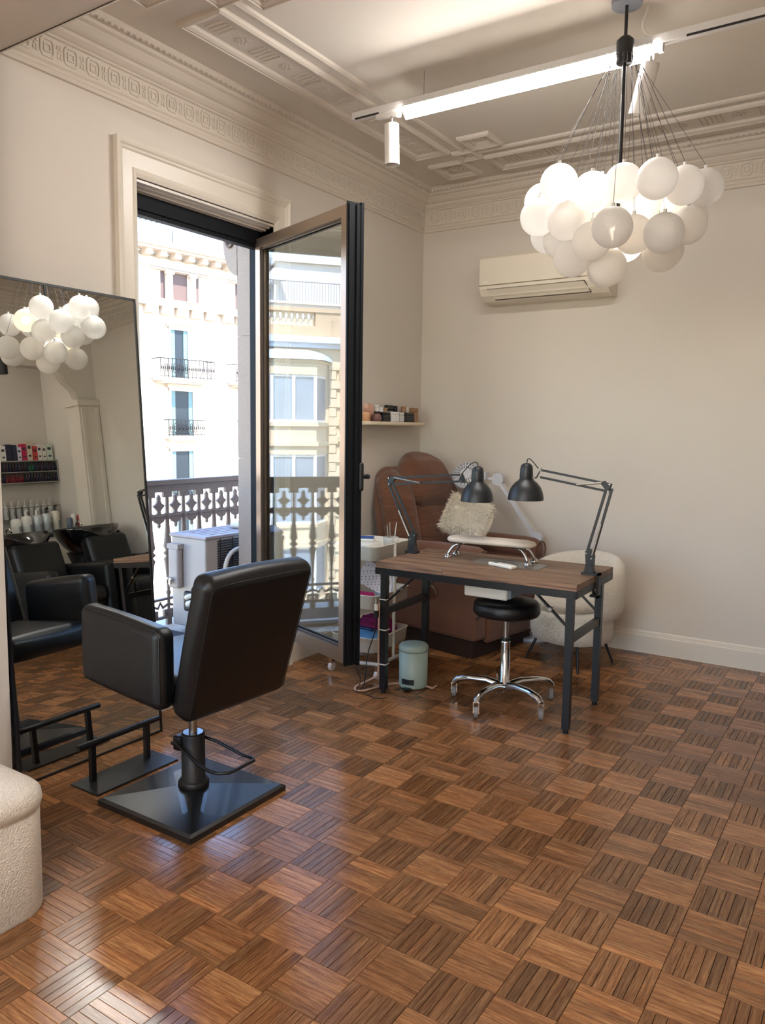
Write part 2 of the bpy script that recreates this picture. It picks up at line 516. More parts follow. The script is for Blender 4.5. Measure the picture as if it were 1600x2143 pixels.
# ---- raised plaster panels on the ceiling
fr = [(0.0, 0.0), (0.004, -0.016), (0.016, -0.024), (0.020, -0.024), (0.022, -0.016), (0.030, -0.020), (0.046, -0.012), (0.052, -0.002), (0.056, 0.0)]
def flip(pr): return [(d, z) for d, z in pr]
def panel(name, x0, x1, y0, y1, fill, label):
    t = thing(name, None, None, (x0, y0, ZC), kind='structure'); t['label'] = label
    b = MB(); b.frame(0, x1 - x0, 0, y1 - y0, fr)
    b.build('panel_frame', plaster_m, t, auto=True)
    W, D = x1 - x0, y1 - y0
    if fill == 'strip':
        long_y = D > W
        Ln = max(W, D); wd = min(W, D); k = 0.095; i = 0
        while k < Ln - 0.1:
            if i % 2 == 0:
                n = 4 if i == 0 else 5
                for q in range(n):
                    a = k + q * 0.028
                    if a > Ln - 0.09: break
                    f_ = MB()
                    if long_y: f_.box((0.085, a, -0.005), (wd - 0.085, a + 0.010, 0.0))
                    else: f_.box((a, 0.085, -0.005), (a + 0.010, wd - 0.085, 0.0))
                    f_.build('flute', plaster_m, t)
                k += n * 0.028 + 0.045
            else:
                f_ = MB()
                cx, cy = (wd / 2, k + 0.03) if long_y else (k + 0.03, wd / 2)
                rosette(f_, cx, cy, 0.042)
                f_.build('rosette', plaster_m, t)
                k += 0.125
            i += 1
    elif fill == 'rosette':
        f_ = MB(); rosette(f_, W / 2, D / 2, 0.075); f_.build('rosette', plaster_m, t)
    elif fill == 'inner':
        f_ = MB(); f_.frame(0.05, W - 0.05, 0.05, D - 0.05, [(0, 0), (0.004, -0.012), (0.022, -0.004), (0.026, 0)]); f_.build('inner_moulding', plaster_m, t, auto=True)
    return t
def rosette(f_, cx, cy, r):
    f_.ball((cx, cy, 0), r * 0.25, 8, 4, (1, 1, 0.8))
    for q in range(8):
        a = q * PI / 4
        f_.ball((cx + math.cos(a) * r * 0.55, cy + math.sin(a) * r * 0.55, 0), r * 0.24, 7, 4, (1, 1, 0.55))
        a += PI / 8
        f_.ball((cx + math.cos(a) * r * 0.85, cy + math.sin(a) * r * 0.85, 0), r * 0.15, 6, 4, (1, 1, 0.5))
panel('trim_3', -2.80, -2.53, 2.54, 4.60, 'strip', 'long fluted ceiling panel running above the balcony door side')
panel('trim_4', -2.39, 0.73, 4.77, 5.06, 'strip', 'long fluted ceiling panel running along the back wall')
panel('trim_5', -2.80, -2.53, 4.76, 5.06, 'rosette', 'square ceiling panel with a rosette in the far corner')
panel('trim_6', -2.54, -2.38, 4.61, 4.78, 'inner', 'small middle square of the three linked ceiling squares in the corner')
panel('trim_7', -2.39, -2.17, 4.40, 4.62, 'inner', 'small inner square of the three linked ceiling squares in the corner')
panel('trim_8', -2.80, -2.53, 2.08, 2.385, 'rosette', 'square ceiling panel nearest the beam at the left')
panel('trim_9', -2.54, -2.38, 2.37, 2.55, 'inner', 'small ceiling square joining the near end of the fluted panel')
panel('trim_10', -2.39, -2.17, 2.45, 2.66, 'inner', 'small inner ceiling square near the top edge')
# inner moulding line of the centre field
b = MB(); b.frame(-2.47, 0.80, 2.47, 4.70, [(0, 0), (0.004, -0.010), (0.016, -0.016), (0.030, -0.010), (0.036, 0.0)], Matrix.Translation((0, 0, ZC)))
b.build('trim_11', plaster_m, kind='structure', label='thin moulding line framing the plain middle of the ceiling', auto=True)

# ---- baseboards
def board(name, runs):
    b = MB()
    for (x0, y0, x1, y1, nx, ny) in runs:
        pr = [(0, 0), (0.018, 0), (0.018, 0.118), (0.014, 0.124), (0.014, 0.130), (0.010, 0.134), (0.010, 0.142), (0.004, 0.152), (0, 0.152)]
        n = len(pr)
        vs = [(x0 + nx * d, y0 + ny * d, z) for d, z in pr] + [(x1 + nx * d, y1 + ny * d, z) for d, z in pr]
        b.add(vs, [(i, (i + 1) % n, n + (i + 1) % n, n + i) for i in range(n)] + [list(range(n)), list(range(n, 2 * n))[::-1]])
    return b.build(name, white_m, kind='structure', auto=True)
board('baseboard_back', [(XL, YB, XR, YB, 0, -1)])
board('baseboard_left', [(XL, DY1 + 0.13, XL, YB, 1, 0), (XL, 1.76, XL, DY0 - 0.13, 1, 0)])
board('baseboard_alcove', [(X2, 3.3, X2, YB, -1, 0)])

# ---- door casing (moulded architrave round the balcony door)
def casing(y0, y1, nm, lab):
    t = thing(nm, None, None, (XL, (y0 + y1) / 2, 0), kind='structure'); t['label'] = lab
    pr = [(0.0, 0.0), (0.0, 0.030), (0.012, 0.034), (0.020, 0.030), (0.026, 0.022), (0.034, 0.024), (0.040, 0.016), (0.095, 0.016), (0.100, 0.022), (0.112, 0.018), (0.126, 0.010), (0.126, -0.10)]
    n = len(pr); W = 0.126; zt = DZ1 + 0.16
    b = MB(); vs = []
    for d, h in pr:
        dz = d * 0.16 / 0.126
        vs += [(h, y0 - W + d, 0.0), (h, y0 - W + d, zt - dz), (h, y1 + W - d, zt - dz), (h, y1 + W - d, 0.0)]
    vs = [(x, y - (y0 + y1) / 2, z) for x, y, z in vs]
    fs = []
    for i in range(n - 1):
        for k in range(3): fs.append((i * 4 + k, i * 4 + k + 1, (i + 1) * 4 + k + 1, (i + 1) * 4 + k))
    b.add(vs, fs)
    b.build('architrave', white_m, t, auto=True)
    h = MB()
    ym = (y1 - y0) / 2
    for z, x in ((DZ1 - 0.004, 0.0), (DZ1 - 0.012, -0.03), (DZ1 - 0.022, -0.06)):
        h.box((x - 0.035, -ym, z - 0.012), (x, ym, z))
    h.box((-0.13, -ym, DZ1 - 0.036), (-0.09, ym, DZ1))
    h.build('head_moulding', white_m, t)
    s = MB().box((-0.30, -ym - 0.0, DZ0), (0.035, ym + 0.0, DZ0 + 0.03)).box((0.0, -ym, 0.0), (0.018, ym, DZ0))
    s.build('threshold', white_m, t)
    for sgn in (-1, 1):
        q = MB().box((0.0, sgn * (ym + W / 2) - W / 2 - 0.004, 0), (0.042, sgn * (ym + W / 2) + W / 2 + 0.004, 0.20))
        q.build('plinth_block', white_m, t)
    return t
casing(DY0, DY1, 'trim_12', 'cream moulded casing around the open balcony door')
casing(ND0, ND1, 'trim_13', 'casing around the added balcony opening behind the camera')

# ---- pier ornament towards the wash alcove (seen in the mirror)
t = thing('trim_14', None, None, (XR, 5.12, 0), kind='structure'); t['label'] = 'fluted pilaster with a scrolled corbel beside the wash alcove'
MB().box((-0.03, -0.03, 0), (0.17, 0.22, 2.30)).box((-0.045, -0.012, 0.15), (-0.03, 0.03, 2.22)).box((-0.045, 0.16, 0.15), (-0.03, 0.20, 2.22)).build('pilaster_shaft', plaster_m, t)
MB().box((-0.055, -0.055, 2.24), (0.18, 0.22, 2.30)).build('capital', plaster_m, t)
b = MB()
cpts = [(0.0, 2.30), (-0.02, 2.36), (-0.05, 2.42), (-0.13, 2.48), (-0.18, 2.56), (-0.24, 2.62), (0.0, 2.62)]
b.prism([(y_, z_) for y_, z_ in cpts], 0.0, 0.10, 'x')
b.tube([(0.05, y_, z_) for y_, z_ in cpts[:6]], 0.03, 8)
b.build('corbel', plaster_m, t, auto=True)
# ================================================================ balcony door
frame_m = mat('dark_aluminium', S(24, 26, 30), 0.6, 0.0, var=0.08, vscale=20, spec=0.12)
leafm = mat('bronze_aluminium', S(150, 132, 116), 0.28, 0.75, var=0.05, vscale=15)
edge_m = mat('brown_gasket', S(62, 50, 42), 0.4, 0.4, var=0.1)
# coated double glazing: clear, with mirror-like reflections
glass_m = bpy.data.materials.new('window_glass'); glass_m.use_nodes = True
nt = glass_m.node_tree; nt.nodes.remove(nt.nodes['Principled BSDF']); N = nt.nodes.new; L = nt.links.new
out = nt.nodes['Material Output']
tr = N('ShaderNodeBsdfTransparent'); tr.inputs[0].default_value = (0.86, 0.90, 0.89, 1)
gl = N('ShaderNodeBsdfGlossy'); gl.inputs['Roughness'].default_value = 0.0; gl.inputs[0].default_value = (0.96, 0.98, 1.0, 1)
geo = N('ShaderNodeNewGeometry'); dt = N('ShaderNodeVectorMath'); dt.operation = 'DOT_PRODUCT'
L(geo.outputs['Normal'], dt.inputs[0]); L(geo.outputs['Incoming'], dt.inputs[1])
ab = N('ShaderNodeMath'); ab.operation = 'ABSOLUTE'; L(dt.outputs['Value'], ab.inputs[0])
om_ = N('ShaderNodeMath'); om_.operation = 'SUBTRACT'; om_.inputs[0].default_value = 1.0; L(ab.outputs[0], om_.inputs[1])
fz = N('ShaderNodeMath'); fz.operation = 'POWER'; fz.inputs[1].default_value = 5.0; L(om_.outputs[0], fz.inputs[0])
tcn = N('ShaderNodeTexCoord'); nz_ = N('ShaderNodeTexNoise'); nz_.inputs['Scale'].default_value = 1.5
L(tcn.outputs['Object'], nz_.inputs['Vector'])
mm = N('ShaderNodeMath'); mm.operation = 'MULTIPLY_ADD'; mm.inputs[1].default_value = 0.95; mm.inputs[2].default_value = 0.105
cl = N('ShaderNodeClamp')
L(fz.outputs[0], mm.inputs[0]); L(mm.outputs[0], cl.inputs[0])
mxs = N('ShaderNodeMixShader')
L(cl.outputs[0], mxs.inputs[0]); L(tr.outputs[0], mxs.inputs[1]); L(gl.outputs[0], mxs.inputs[2]); L(mxs.outputs[0], out.inputs[0])

def door_set(y0, y1, ang, name, lab, full=True):
    """fixed frame in the wall opening plus an inward opening glazed leaf hinged at y1"""
    zt = DZ1 - 0.036; zb = DZ0 + 0.03
    t = thing(name, None, None, (-3.29, y1, 0), kind='structure'); t['label'] = lab
    f = MB()
    ln = y1 - y0
    f.box((-0.04, -ln, zt - 0.075), (0.04, 0, zt)).box((-0.015, -ln, zt - 0.10), (0.03, 0, zt - 0.075))
    f.box((-0.04, -ln, zb), (0.04, -ln + 0.03, zt)).box((-0.04, -0.022, zb), (0.04, 0.0, zt)).box((-0.04, -ln, zb - 0.03), (0.04, 0, zb + 0.02))
    f.build('door_frame', frame_m, t)
    # leaf in its own frame: x along the leaf from the hinge, y thickness
    W = 0.965; z0, z1 = 0.265, 2.605
    lf = thing('door_leaf', None, None, (0.04, -0.015, 0), ang); lf.parent = t
    del_keys = [k for k in ('label', 'category') if k in lf]
    st = 0.055; th = 0.034
    b = MB()
    b.box((0, -th, z0), (st, th, z1)).box((W - st, -th, z0), (W, th, z1)).box((st, -th, z1 - st), (W - st, th, z1)).box((st, -th, z0), (W - st, th, z0 + 0.075))
    b.build('leaf_frame', leafm, lf)
    e = MB()
    for s_ in (-1, 1):
        e.box((st, s_ * 0.018 - 0.006, z0 + 0.075), (st + 0.012, s_ * 0.018 + 0.006, z1 - st)).box((W - st - 0.012, s_ * 0.018 - 0.006, z0 + 0.075), (W - st, s_ * 0.018 + 0.006, z1 - st))
        e.box((st, s_ * 0.018 - 0.006, z1 - st - 0.012), (W - st, s_ * 0.018 + 0.006, z1 - st)).box((st, s_ * 0.018 - 0.006, z0 + 0.075), (W - st, s_ * 0.018 + 0.006, z0 + 0.087))
    e.build('glazing_bead', edge_m, lf)
    MB().box((st, -0.003, z0 + 0.075), (W - st, 0.003, z1 - st)).build('glass_pane', glass_m, lf)
    # dark rebated closing edge
    k = MB()
    k.box((W, -th - 0.006, z0 - 0.01), (W + 0.012, th + 0.0, z1 + 0.01)).box((W + 0.012, -th, z0), (W + 0.018, -0.006, z1)).box((W + 0.012, 0.010, z0), (W + 0.020, th + 0.004, z1))
    k.box((W + 0.004, th, z0 - 0.015), (W + 0.024, th + 0.016, z1 + 0.012))
    k.build('closing_edge', frame_m, lf)
    h = MB(); hz = 1.25
    h.rbox((W - 0.02, th + 0.0, hz - 0.075), (W + 0.035, th + 0.028, hz + 0.075), 0.012, 2)
    h.cyl((W + 0.01, th + 0.02, hz), (W + 0.01, th + 0.062, hz), 0.012).rbox((W - 0.012, th + 0.050, hz - 0.012), (W + 0.034, th + 0.068, hz + 0.012), 0.008, 2)
    h.build('handle', satin_m, lf)
    return t
LEAF_ANG = math.atan2(-0.337, 0.95)
door_set(DY0, DY1, LEAF_ANG, 'door_1', 'tall glazed balcony door standing open into the room')
# ================================================================ balcony and street
granite_m = mat('granite', S(146, 130, 116), 0.75, var=0.16, vscale=70, bump=0.25, bscale=160)
iron_m = mat('cast_iron', S(104, 90, 82), 0.55, 0.0, var=0.1, vscale=15, bump=0.1, bscale=60)
stone_m = mat('balcony_stone', S(190, 182, 170), 0.8, var=0.08)
MB().box((-4.22, 0.9, 0.02), (XO, 5.9, 0.17)).build('balcony_slab', stone_m, kind='structure', label='stone balcony floor outside the door')
tag(MB().box((-3.95, 2.45, 0.171), (-3.36, 3.38, 0.185)).build('door_mat', mat('dark_mat', S(66, 64, 70), 0.95, var=0.2, vscale=120, bump=0.4, bscale=300)), 'dark grey mat on the balcony floor by the open door', 'mat')
# outer facade of our own building (shades the balcony)
MB().box((XO - 0.02, -6, 5.3), (XO + 0.3, 12, 9.5)).box((XO - 0.02, 5.6, -14), (XO + 0.3, 12, 5.3)).box((XO - 0.02, -6, -14), (XO + 0.3, YN - 0.3, 5.3)).build('wall_street', mat('street_render', S(200, 188, 170), 0.9), kind='structure')
# granite jamb stones with a scroll bracket on the right of the door
t = thing('granite_jamb', 'speckled granite door jamb with a carved scroll bracket outside', 'stonework', (XO, DY1, 0.17))
b = MB(); b.box((-0.03, -0.035, 0.0), (0.108, 0.10, 0.35)); b.build('plinth_stone', granite_m, t, world=False)
for z0, z1 in ((0.52, 1.30), (1.305, 2.05), (2.055, 2.75)):
    MB().box((-0.004, -0.012, z0 - 0.17), (0.108, 0.10, z1 - 0.17)).build('jamb_stone', granite_m, t)
b = MB()
pts = [(0.0, 2.42)]
for k in range(13):
    a = PI * 0.5 * k / 12
    pts.append((-0.12 * math.sin(a), 2.64 - 0.22 * math.cos(a)))
pts += [(-0.12, 2.75), (0.0, 2.75)]
b.prism([(x, z - 0.17) for x, z in pts], -0.012, 0.20, 'y')
b.build('scroll_bracket', granite_m, t, auto=True)
b = MB(); b.tube([(-0.06 + 0.045 * (1 - k / 30) * math.cos(k * 0.42), -0.016, 2.46 + 0.055 * (1 - k / 30) * math.sin(k * 0.42)) for k in range(26)], 0.010, 6)
b.build('scroll_carving', mat('carved_dark', S(112, 96, 86), 0.8), t)

# ---- cast-iron railing
rail = thing('balcony_railing', 'brown cast-iron balcony railing with pierced top band', 'railing', (-4.02, 3.4, 0.17))
RZ0, RZ1 = 0.0, 0.97
RY0, RY1 = -2.3, 2.3
PT = 0.142
b = MB(); b.box((-0.03, RY0, 0.945), (0.03, RY1, 0.975)); b.build('top_rail', iron_m, rail)
b = MB(); b.box((-0.014, RY0, 0.045), (0.014, RY1, 0.062)).box((-0.014, RY0, 0.17), (0.014, RY1, 0.185)); b.build('bottom_rail', iron_m, rail)
n = int((RY1 - RY0) / PT)
bal_p = [(0.016, 0.062), (0.022, 0.075), (0.010, 0.095), (0.010, 0.20), (0.018, 0.22), (0.010, 0.235), (0.012, 0.30), (0.022, 0.42), (0.030, 0.445), (0.014, 0.465), (0.032, 0.485), (0.016, 0.505), (0.030, 0.53), (0.026, 0.56), (0.017, 0.64), (0.013, 0.72), (0.024, 0.735), (0.013, 0.75), (0.012, 0.87)]
bm_ = MB().lathe(bal_p, seg=10).mesh('baluster', iron_m)
pend = MB()     # fleur hanging in each bay of the frieze
outl = [(0, 0.0), (0.010, 0.012), (0.008, 0.03), (0.035, 0.042), (0.048, 0.062), (0.062, 0.052), (0.060, 0.075), (0.05, 0.092), (0.015, 0.098), (0.012, 0.115), (0.030, 0.135), (0.048, 0.150), (0.022, 0.165), (0.012, 0.185), (0.014, 0.205), (0, 0.225)]
poly = outl + [(-x, z) for x, z in outl[-2:0:-1]]
pend.prism([(x, z) for x, z in poly], -0.007, 0.007, 'x')
pme = pend.mesh('fleur', iron_m); fix(pme)
cell = MB()     # pierced key-pattern band of one bay
h = PT / 2
for z0, z1, y0, y1 in ((0.925, 0.945, -h, h), (0.86, 0.885, -h, -0.045), (0.86, 0.885, 0.045, h), (0.885, 0.925, -h, -h + 0.028), (0.885, 0.925, h - 0.028, h), (0.895, 0.915, -0.062, 0.062), (0.86, 0.915, -0.062, -0.036), (0.86, 0.915, 0.036, 0.062), (0.915, 0.925, -0.04, 0.04)):
    cell.box((-0.010, y0, z0), (0.010, y1, z1))
cme = cell.mesh('pierced_panel', iron_m)
arc = MB()
arc.tube([(0, -h, 0.752), (0, -0.04, 0.735), (0, 0.04, 0.735), (0, h, 0.752)], 0.012, 6)
tie_hi = arc.mesh('scroll_tie', iron_m); arc = MB()
for s_ in ():
    arc.tube([(0, s_ * (h - 0.0), 0.755), (0, s_ * (h - 0.03), 0.752), (0, s_ * 0.055, 0.735)], 0.011, 6)
arc.tube([(0, -h, 0.14), (0, -h + 0.05, 0.12), (0, 0, 0.155), (0, h - 0.05, 0.12), (0, h, 0.14)], 0.010, 6)
tie_lo = arc.mesh('scroll_tie', iron_m)
foot = MB()
for z0, z1, y0, y1 in ((0.0, 0.045, -0.02, 0.02), (0.09, 0.105, -0.045, 0.045), (0.045, 0.105, -0.045, -0.025), (0.045, 0.105, 0.025, 0.045)):
    foot.box((-0.010, y0, z0), (0.010, y1, z1))
fme = foot.mesh('foot_block', iron_m)
for i in range(n):
    y = RY0 + (i + 0.5) * PT
    link('baluster', bm_, rail, (0, y - h, 0)); link('foot_block', fme, rail, (0, y - h, 0))
    link('fleur', pme, rail, (0, y, 0.655)); link('pierced_panel', cme, rail, (0, y, 0)); link('scroll_tie', tie_hi, rail, (0, y, 0)); link('scroll_tie', tie_lo, rail, (0, y, 0))

# ---- outdoor unit of the air conditioner
acw = mat('outdoor_unit_enamel', S(168, 160, 156), 0.45, var=0.05, vscale=8)
ac = thing('outdoor_unit', 'beige outdoor air-conditioning unit standing on the balcony', 'air conditioner', (-3.70, 3.40, 0.17))
b = MB(); b.rbox((-0.155, 0.0, 0.05), (0.155, 0.86, 0.63), 0.012, 2); b.build('casing', acw, ac)
b = MB(); b.rbox((-0.165, -0.01, 0.625), (0.165, 0.87, 0.648), 0.008, 2)
for k in range(5): b.box((-0.12 + k * 0.055, 0.05, 0.648), (-0.095 + k * 0.055, 0.82, 0.651))
b.build('top_cover', mat('unit_top', S(164, 158, 166), 0.4, var=0.04), ac)
b = MB()
for k in range(34): b.box((0.156, 0.10, 0.08 + k * 0.0158), (0.161, 0.80, 0.089 + k * 0.0158))
for k in range(7): b.box((0.159, 0.12 + k * 0.11, 0.08), (0.164, 0.124 + k * 0.11, 0.62))
b.build('coil_fins', mat('coil_dark', S(52, 54, 60), 0.5, 0.4), ac, kind='stuff')
b = MB(); b.rbox((-0.135, -0.05, 0.30), (-0.045, 0.0, 0.56), 0.015, 2); b.box((-0.14, -0.052, 0.555), (-0.04, 0.0, 0.585)); b.build('valve_cover', acw, ac)
b = MB()
for k in range(2):
    b.cyl((-0.12 + k * 0.03, -0.075, 0.36), (-0.12 + k * 0.03, -0.05, 0.36), 0.012, seg=8).box((-0.128 + k * 0.03, -0.08, 0.33), (-0.112 + k * 0.03, -0.065, 0.36))
b.build('service_valve', chrome_m, ac)
b = MB(); b.rbox((-0.02, -0.035, 0.16), (0.08, 0.0, 0.29), 0.03, 3); b.build('pipe_port', satin_m, ac)
hose_m = mat('pale_hose', S(205, 198, 188), 0.6)
b = MB(); b.tube(bez((0.03, -0.03, 0.25), (0.05, -0.12, 0.27), (0.18, -0.06, 0.30), (0.20, 0.10, 0.32)), 0.016).tube(bez((0.04, -0.03, 0.21), (0.07, -0.12, 0.23), (0.2, -0.06, 0.26), (0.20, 0.10, 0.28)), 0.020)
b.build('refrigerant_hose', hose_m, ac)
b = MB(); b.tube(bez((0.20, 0.10, 0.05), (0.20, 0.10, 0.7), (0.20, 0.14, 0.50), (0.19, 0.62, 0.585), 18), 0.014); b.build('conduit', hose_m, ac)
b = MB()
for y in (0.10, 0.70): b.box((-0.15, y, 0.0), (0.15, y + 0.06, 0.05))
b.build('mounting_foot', stone_m, ac)
tag(MB().ball((-3.66, 3.83, 0.843), 1.0, 16, 9, (0.075, 0.062, 0.026)).build('pebble', mat('pebble', S(214, 208, 190), 0.7, var=0.06)), 'smooth oval white pebble lying on the outdoor unit', 'pebble')

# ---- facades across the street
fac_m = mat('facade_render', S(196, 180, 164), 0.9, var=0.04, vscale=0.5)
fac2_m = mat('facade_trim', S(190, 173, 156), 0.9, var=0.04, vscale=0.8)
brown_m = mat('brown_shutter', S(78, 56, 48), 0.7, var=0.1, vscale=4)
green_m = mat('pale_green_shutter', S(92, 112, 110), 0.7, var=0.06, vscale=4)
dpane_m = mat('far_window_glass', S(30, 36, 42), 0.4, var=0.3, vscale=0.7, spec=0.2)
far_iron = mat('far_iron', S(34, 32, 32), 0.7, spec=0.2)
# building A: oblique block to the right of the view
aA = R(-8.2)
A0 = Vector((-38.4, 35.34, 0.0))
bA = thing('apartment_building', 'pale apartment block with wrought-iron balconies seen straight through the doorway', 'building', A0, aA)
# local axes: y along the facade, x outwards (towards us)
def pA(name, boxes, m_, parent=bA, kind=None):
    b = MB()
    for lo, hi in boxes: b.box(lo, hi)
    return b.build(name, m_, parent, kind=kind)
pA('wall', [((-9, -16, -16), (0, 17, 12.0))], fac_m)
pA('cornice', [((0, -16, 12.2), (1.15, 17, 12.5)), ((0, -16, 12.05), (0.95, 17, 12.2)), ((0, -16, 11.2), (0.12, 17, 11.75))], fac2_m)
pA('roof_edge', [((0, -16, 12.5), (1.18, 17, 12.54))], mat('roof_line', S(150, 120, 100), 0.8))
mod = MB().box((0, -0.2, 11.72), (0.8, 0.2, 12.05)).mesh('modillion', fac2_m)
for k in range(32): link('modillion', mod, bA, (0, -15 + k, 0))
pA('string_course', [((0, -16, 8.82), (0.45, 17, 9.04)), ((0, -16, 0.70), (0.10, 17, 0.80)), ((0, -16, 4.42), (0.10, 17, 4.52))], fac2_m)
def win(parent, y, z0, z1, wd, shut=green_m, pane=True, bal=None, ped=False, iron=far_iron, mb=None):
    f = pA('window', [((0.0, y - wd / 2 - 0.16, z0), (0.10, y - wd / 2, z1 + 0.18)), ((0.0, y + wd / 2, z0), (0.10, y + wd / 2 + 0.16, z1 + 0.18)), ((0, y - wd / 2 - 0.16, z1), (0.12, y + wd / 2 + 0.16, z1 + 0.18))], fac2_m, parent)
    pA('pane', [((0.005, y - wd / 2 + 0.02, z0), (0.02, y + wd / 2 - 0.02, z1))], dpane_m, f)
    if shut:
        b = MB()
        for s_ in (-1, 1):
            a = y + s_ * (wd / 2 - 0.16)
            b.box((0.02, a - 0.15, z0), (0.05, a + 0.15, z1))
            for q in range(int((z1 - z0) / 0.12)): b.box((0.05, a - 0.12, z0 + q * 0.12 + 0.02), (0.065, a + 0.12, z0 + q * 0.12 + 0.08))
        b.build('shutter', shut, f)
    if ped: pA('pediment', [((0, y - wd / 2 - 0.4, z1 + 0.30), (0.35, y + wd / 2 + 0.4, z1 + 0.42)), ((0, y - wd / 2 - 0.3, z1 + 0.18), (0.2, y + wd / 2 + 0.3, z1 + 0.30))], fac2_m, f)
    return f
def balcony(parent, y, z, wd, dep, hgt):
    s_ = pA('balcony', [((0, y - wd / 2, z - 0.18), (dep, y + wd / 2, z)), ((0, y - wd / 2 + 0.2, z - 0.32), (dep - 0.2, y + wd / 2 - 0.2, z - 0.18))], fac2_m, parent)
    b = MB(); x = dep - 0.05
    b.box((x - 0.03, y - wd / 2, z + hgt - 0.05), (x + 0.03, y + wd / 2, z + hgt)).box((x - 0.02, y - wd / 2, z + 0.08), (x + 0.02, y + wd / 2, z + 0.12))
    for s2 in (-1, 1): b.box((0, y + s2 * wd / 2 - 0.02, z + hgt - 0.05), (x, y + s2 * wd / 2 + 0.02, z + hgt))
    k = int(wd / 0.28)
    for i in range(k + 1):
        yy = y - wd / 2 + i * wd / k
        b.box((x - 0.015, yy - 0.015, z), (x + 0.015, yy + 0.015, z + hgt))
        if i < k:
            b.tube([(x, yy + wd / k / 2 + 0.09 * math.cos(q), z + hgt / 2 + 0.30 * math.sin(q)) for q in [2 * PI * j / 8 for j in range(8)]], 0.022, 4, True)
            b.tube([(x, yy + wd / k / 2 + 0.05 * math.cos(q), z + hgt * 0.5 + 0.12 * math.sin(q)) for q in [2 * PI * j / 6 for j in range(6)]], 0.022, 4, True)
    b.build('balcony_railing', far_iron, s_)
for c in (-11.9, -6.15, -0.4, 5.35, 11.1):
    for dy, wd in ((-1.25, 0.30), (0.0, 1.05), (1.25, 0.30)):
        f = pA('window', [((0, c + dy - wd / 2 - 0.1, 9.2), (0.08, c + dy + wd / 2 + 0.1, 9.35))], fac2_m)
        pA('pane', [((0.004, c + dy - wd / 2, 9.35), (0.02, c + dy + wd / 2, 11.0))], brown_m, f)
    for dy in (-0.85, 0.85): pA('column', [((0, c + dy - 0.2, 9.3), (0.22, c + dy + 0.2, 10.85)), ((0, c + dy - 0.28, 10.85), (0.30, c + dy + 0.28, 11.05))], fac2_m)
    pA('hood_mould', [((0, c - 2.1, 11.05), (0.22, c + 2.1, 11.14))], fac2_m)
    for q in (-2.2, -1.1, 0.0, 1.1, 2.2): pA('bracket', [((0, c + q - 0.42, 8.35), (0.35, c + q + 0.42, 8.82))], fac2_m)
    win(bA, c - 0.15, 4.55, 7.5, 1.25, ped=True)
    balcony(bA, c - 0.1, 4.45, 4.0, 1.0, 1.2)
    win(bA, c, 0.9, 3.7, 1.6, ped=True)
    balcony(bA, c + 0.05, 0.85, 2.7, 0.6, 1.05)
    win(bA, c, -3.0, -0.12, 1.6, ped=True)
    balcony(bA, c + 0.05, -3.0, 2.7, 0.6, 1.05)
    win(bA, c, -7.0, -4.0, 1.4, ped=True)
    win(bA, c, -12.5, -8.8, 1.8, shut=None)
# roof aerial
t = thing('roof_aerial', 'thin television aerial above the pale block', 'aerial', A0 + Vector((-1.5, -1.0, 12.0)), aA)
b = MB(); b.cyl((0, -1.4, 0.1), (0, -1.4, 2.3), 0.03, seg=5).cyl((0, 1.2, 0.1), (0, 1.2, 2.0), 0.03, seg=5).cyl((0, -1.9, 2.3), (0, 1.6, 2.2), 0.03, seg=5)
for k in range(9): b.cyl((-0.3, -1.8 + k * 0.4, 2.27), (0.3, -1.8 + k * 0.4, 2.27), 0.025, seg=5)
b.build('aerial_rods', far_iron, t)

# building B: opposite block, seen reflected in the open door leaf
bB = thing('apartment_building', 'stone apartment block with glazed bay windows reflected in the door glass', 'building', (-32, 0, 0))
cream_m = mat('cream_stone', S(206, 186, 158), 0.9, var=0.10, vscale=0.9)
creamd_m = mat('stained_stone', S(186, 158, 128), 0.9, var=0.2, vscale=1.2)
wframe_m = mat('white_window_frame', S(225, 225, 225), 0.5)
pent_m = mat('white_brick', S(205, 200, 196), 0.9, var=0.05, vscale=2)
lead_m = mat('zinc_roof', S(188, 196, 208), 0.6)
bpane_m = mat('blue_glass', S(128, 142, 158), 0.12, var=0.2, vscale=0.6)
P_ = lambda n_, bx, m_, par=bB: pA(n_, bx, m_, par)
P_('wall', [((-8, -14, -16), (0, 12, 5.36))], cream_m)
P_('cornice', [((0, -14, 5.1), (0.5, 12, 5.36)), ((0, -14, 4.9), (0.28, 12, 5.1))], lead_m)
P_('parapet', [((-0.35, -14, 5.36), (0.1, 12, 5.84)), ((-0.4, -14, 6.42), (0.16, 12, 6.6)), ((-0.35, -6.3, 5.84), (0.1, -3.2, 6.42)), ((-0.35, 1.1, 5.84), (0.1, 4, 6.42))], creamd_m)
P_('parapet_joint', [((0.1, -3.92, 5.40), (0.125, -3.86, 6.42)), ((0.1, -4.9, 5.40), (0.125, -4.84, 6.42))], creamd_m)
bp_ = MB().lathe([(0.09, 5.84), (0.09, 5.90), (0.05, 5.94), (0.11, 6.05), (0.10, 6.12), (0.05, 6.26), (0.09, 6.36), (0.09, 6.42)], seg=8).mesh('baluster', cream_m)
for k in range(17): link('baluster', bp_, bB, (-0.12, -3.05 + k * 0.245, 0))
P_('terrace_wall', [((-1.6, -14, 5.36), (-1.4, 12, 6.95)), ((-1.65, -14, 6.95), (-1.3, 12, 7.05))], pent_m)
b = MB(); b.box((-1.45, -14, 7.92), (-1.41, 12, 7.96))
for k in range(200): b.box((-1.44, -14 + k * 0.13, 7.05), (-1.42, -13.975 + k * 0.13, 7.92))
b.build('terrace_railing', mat('grey_rail', S(120, 122, 126), 0.5), bB, kind='stuff')
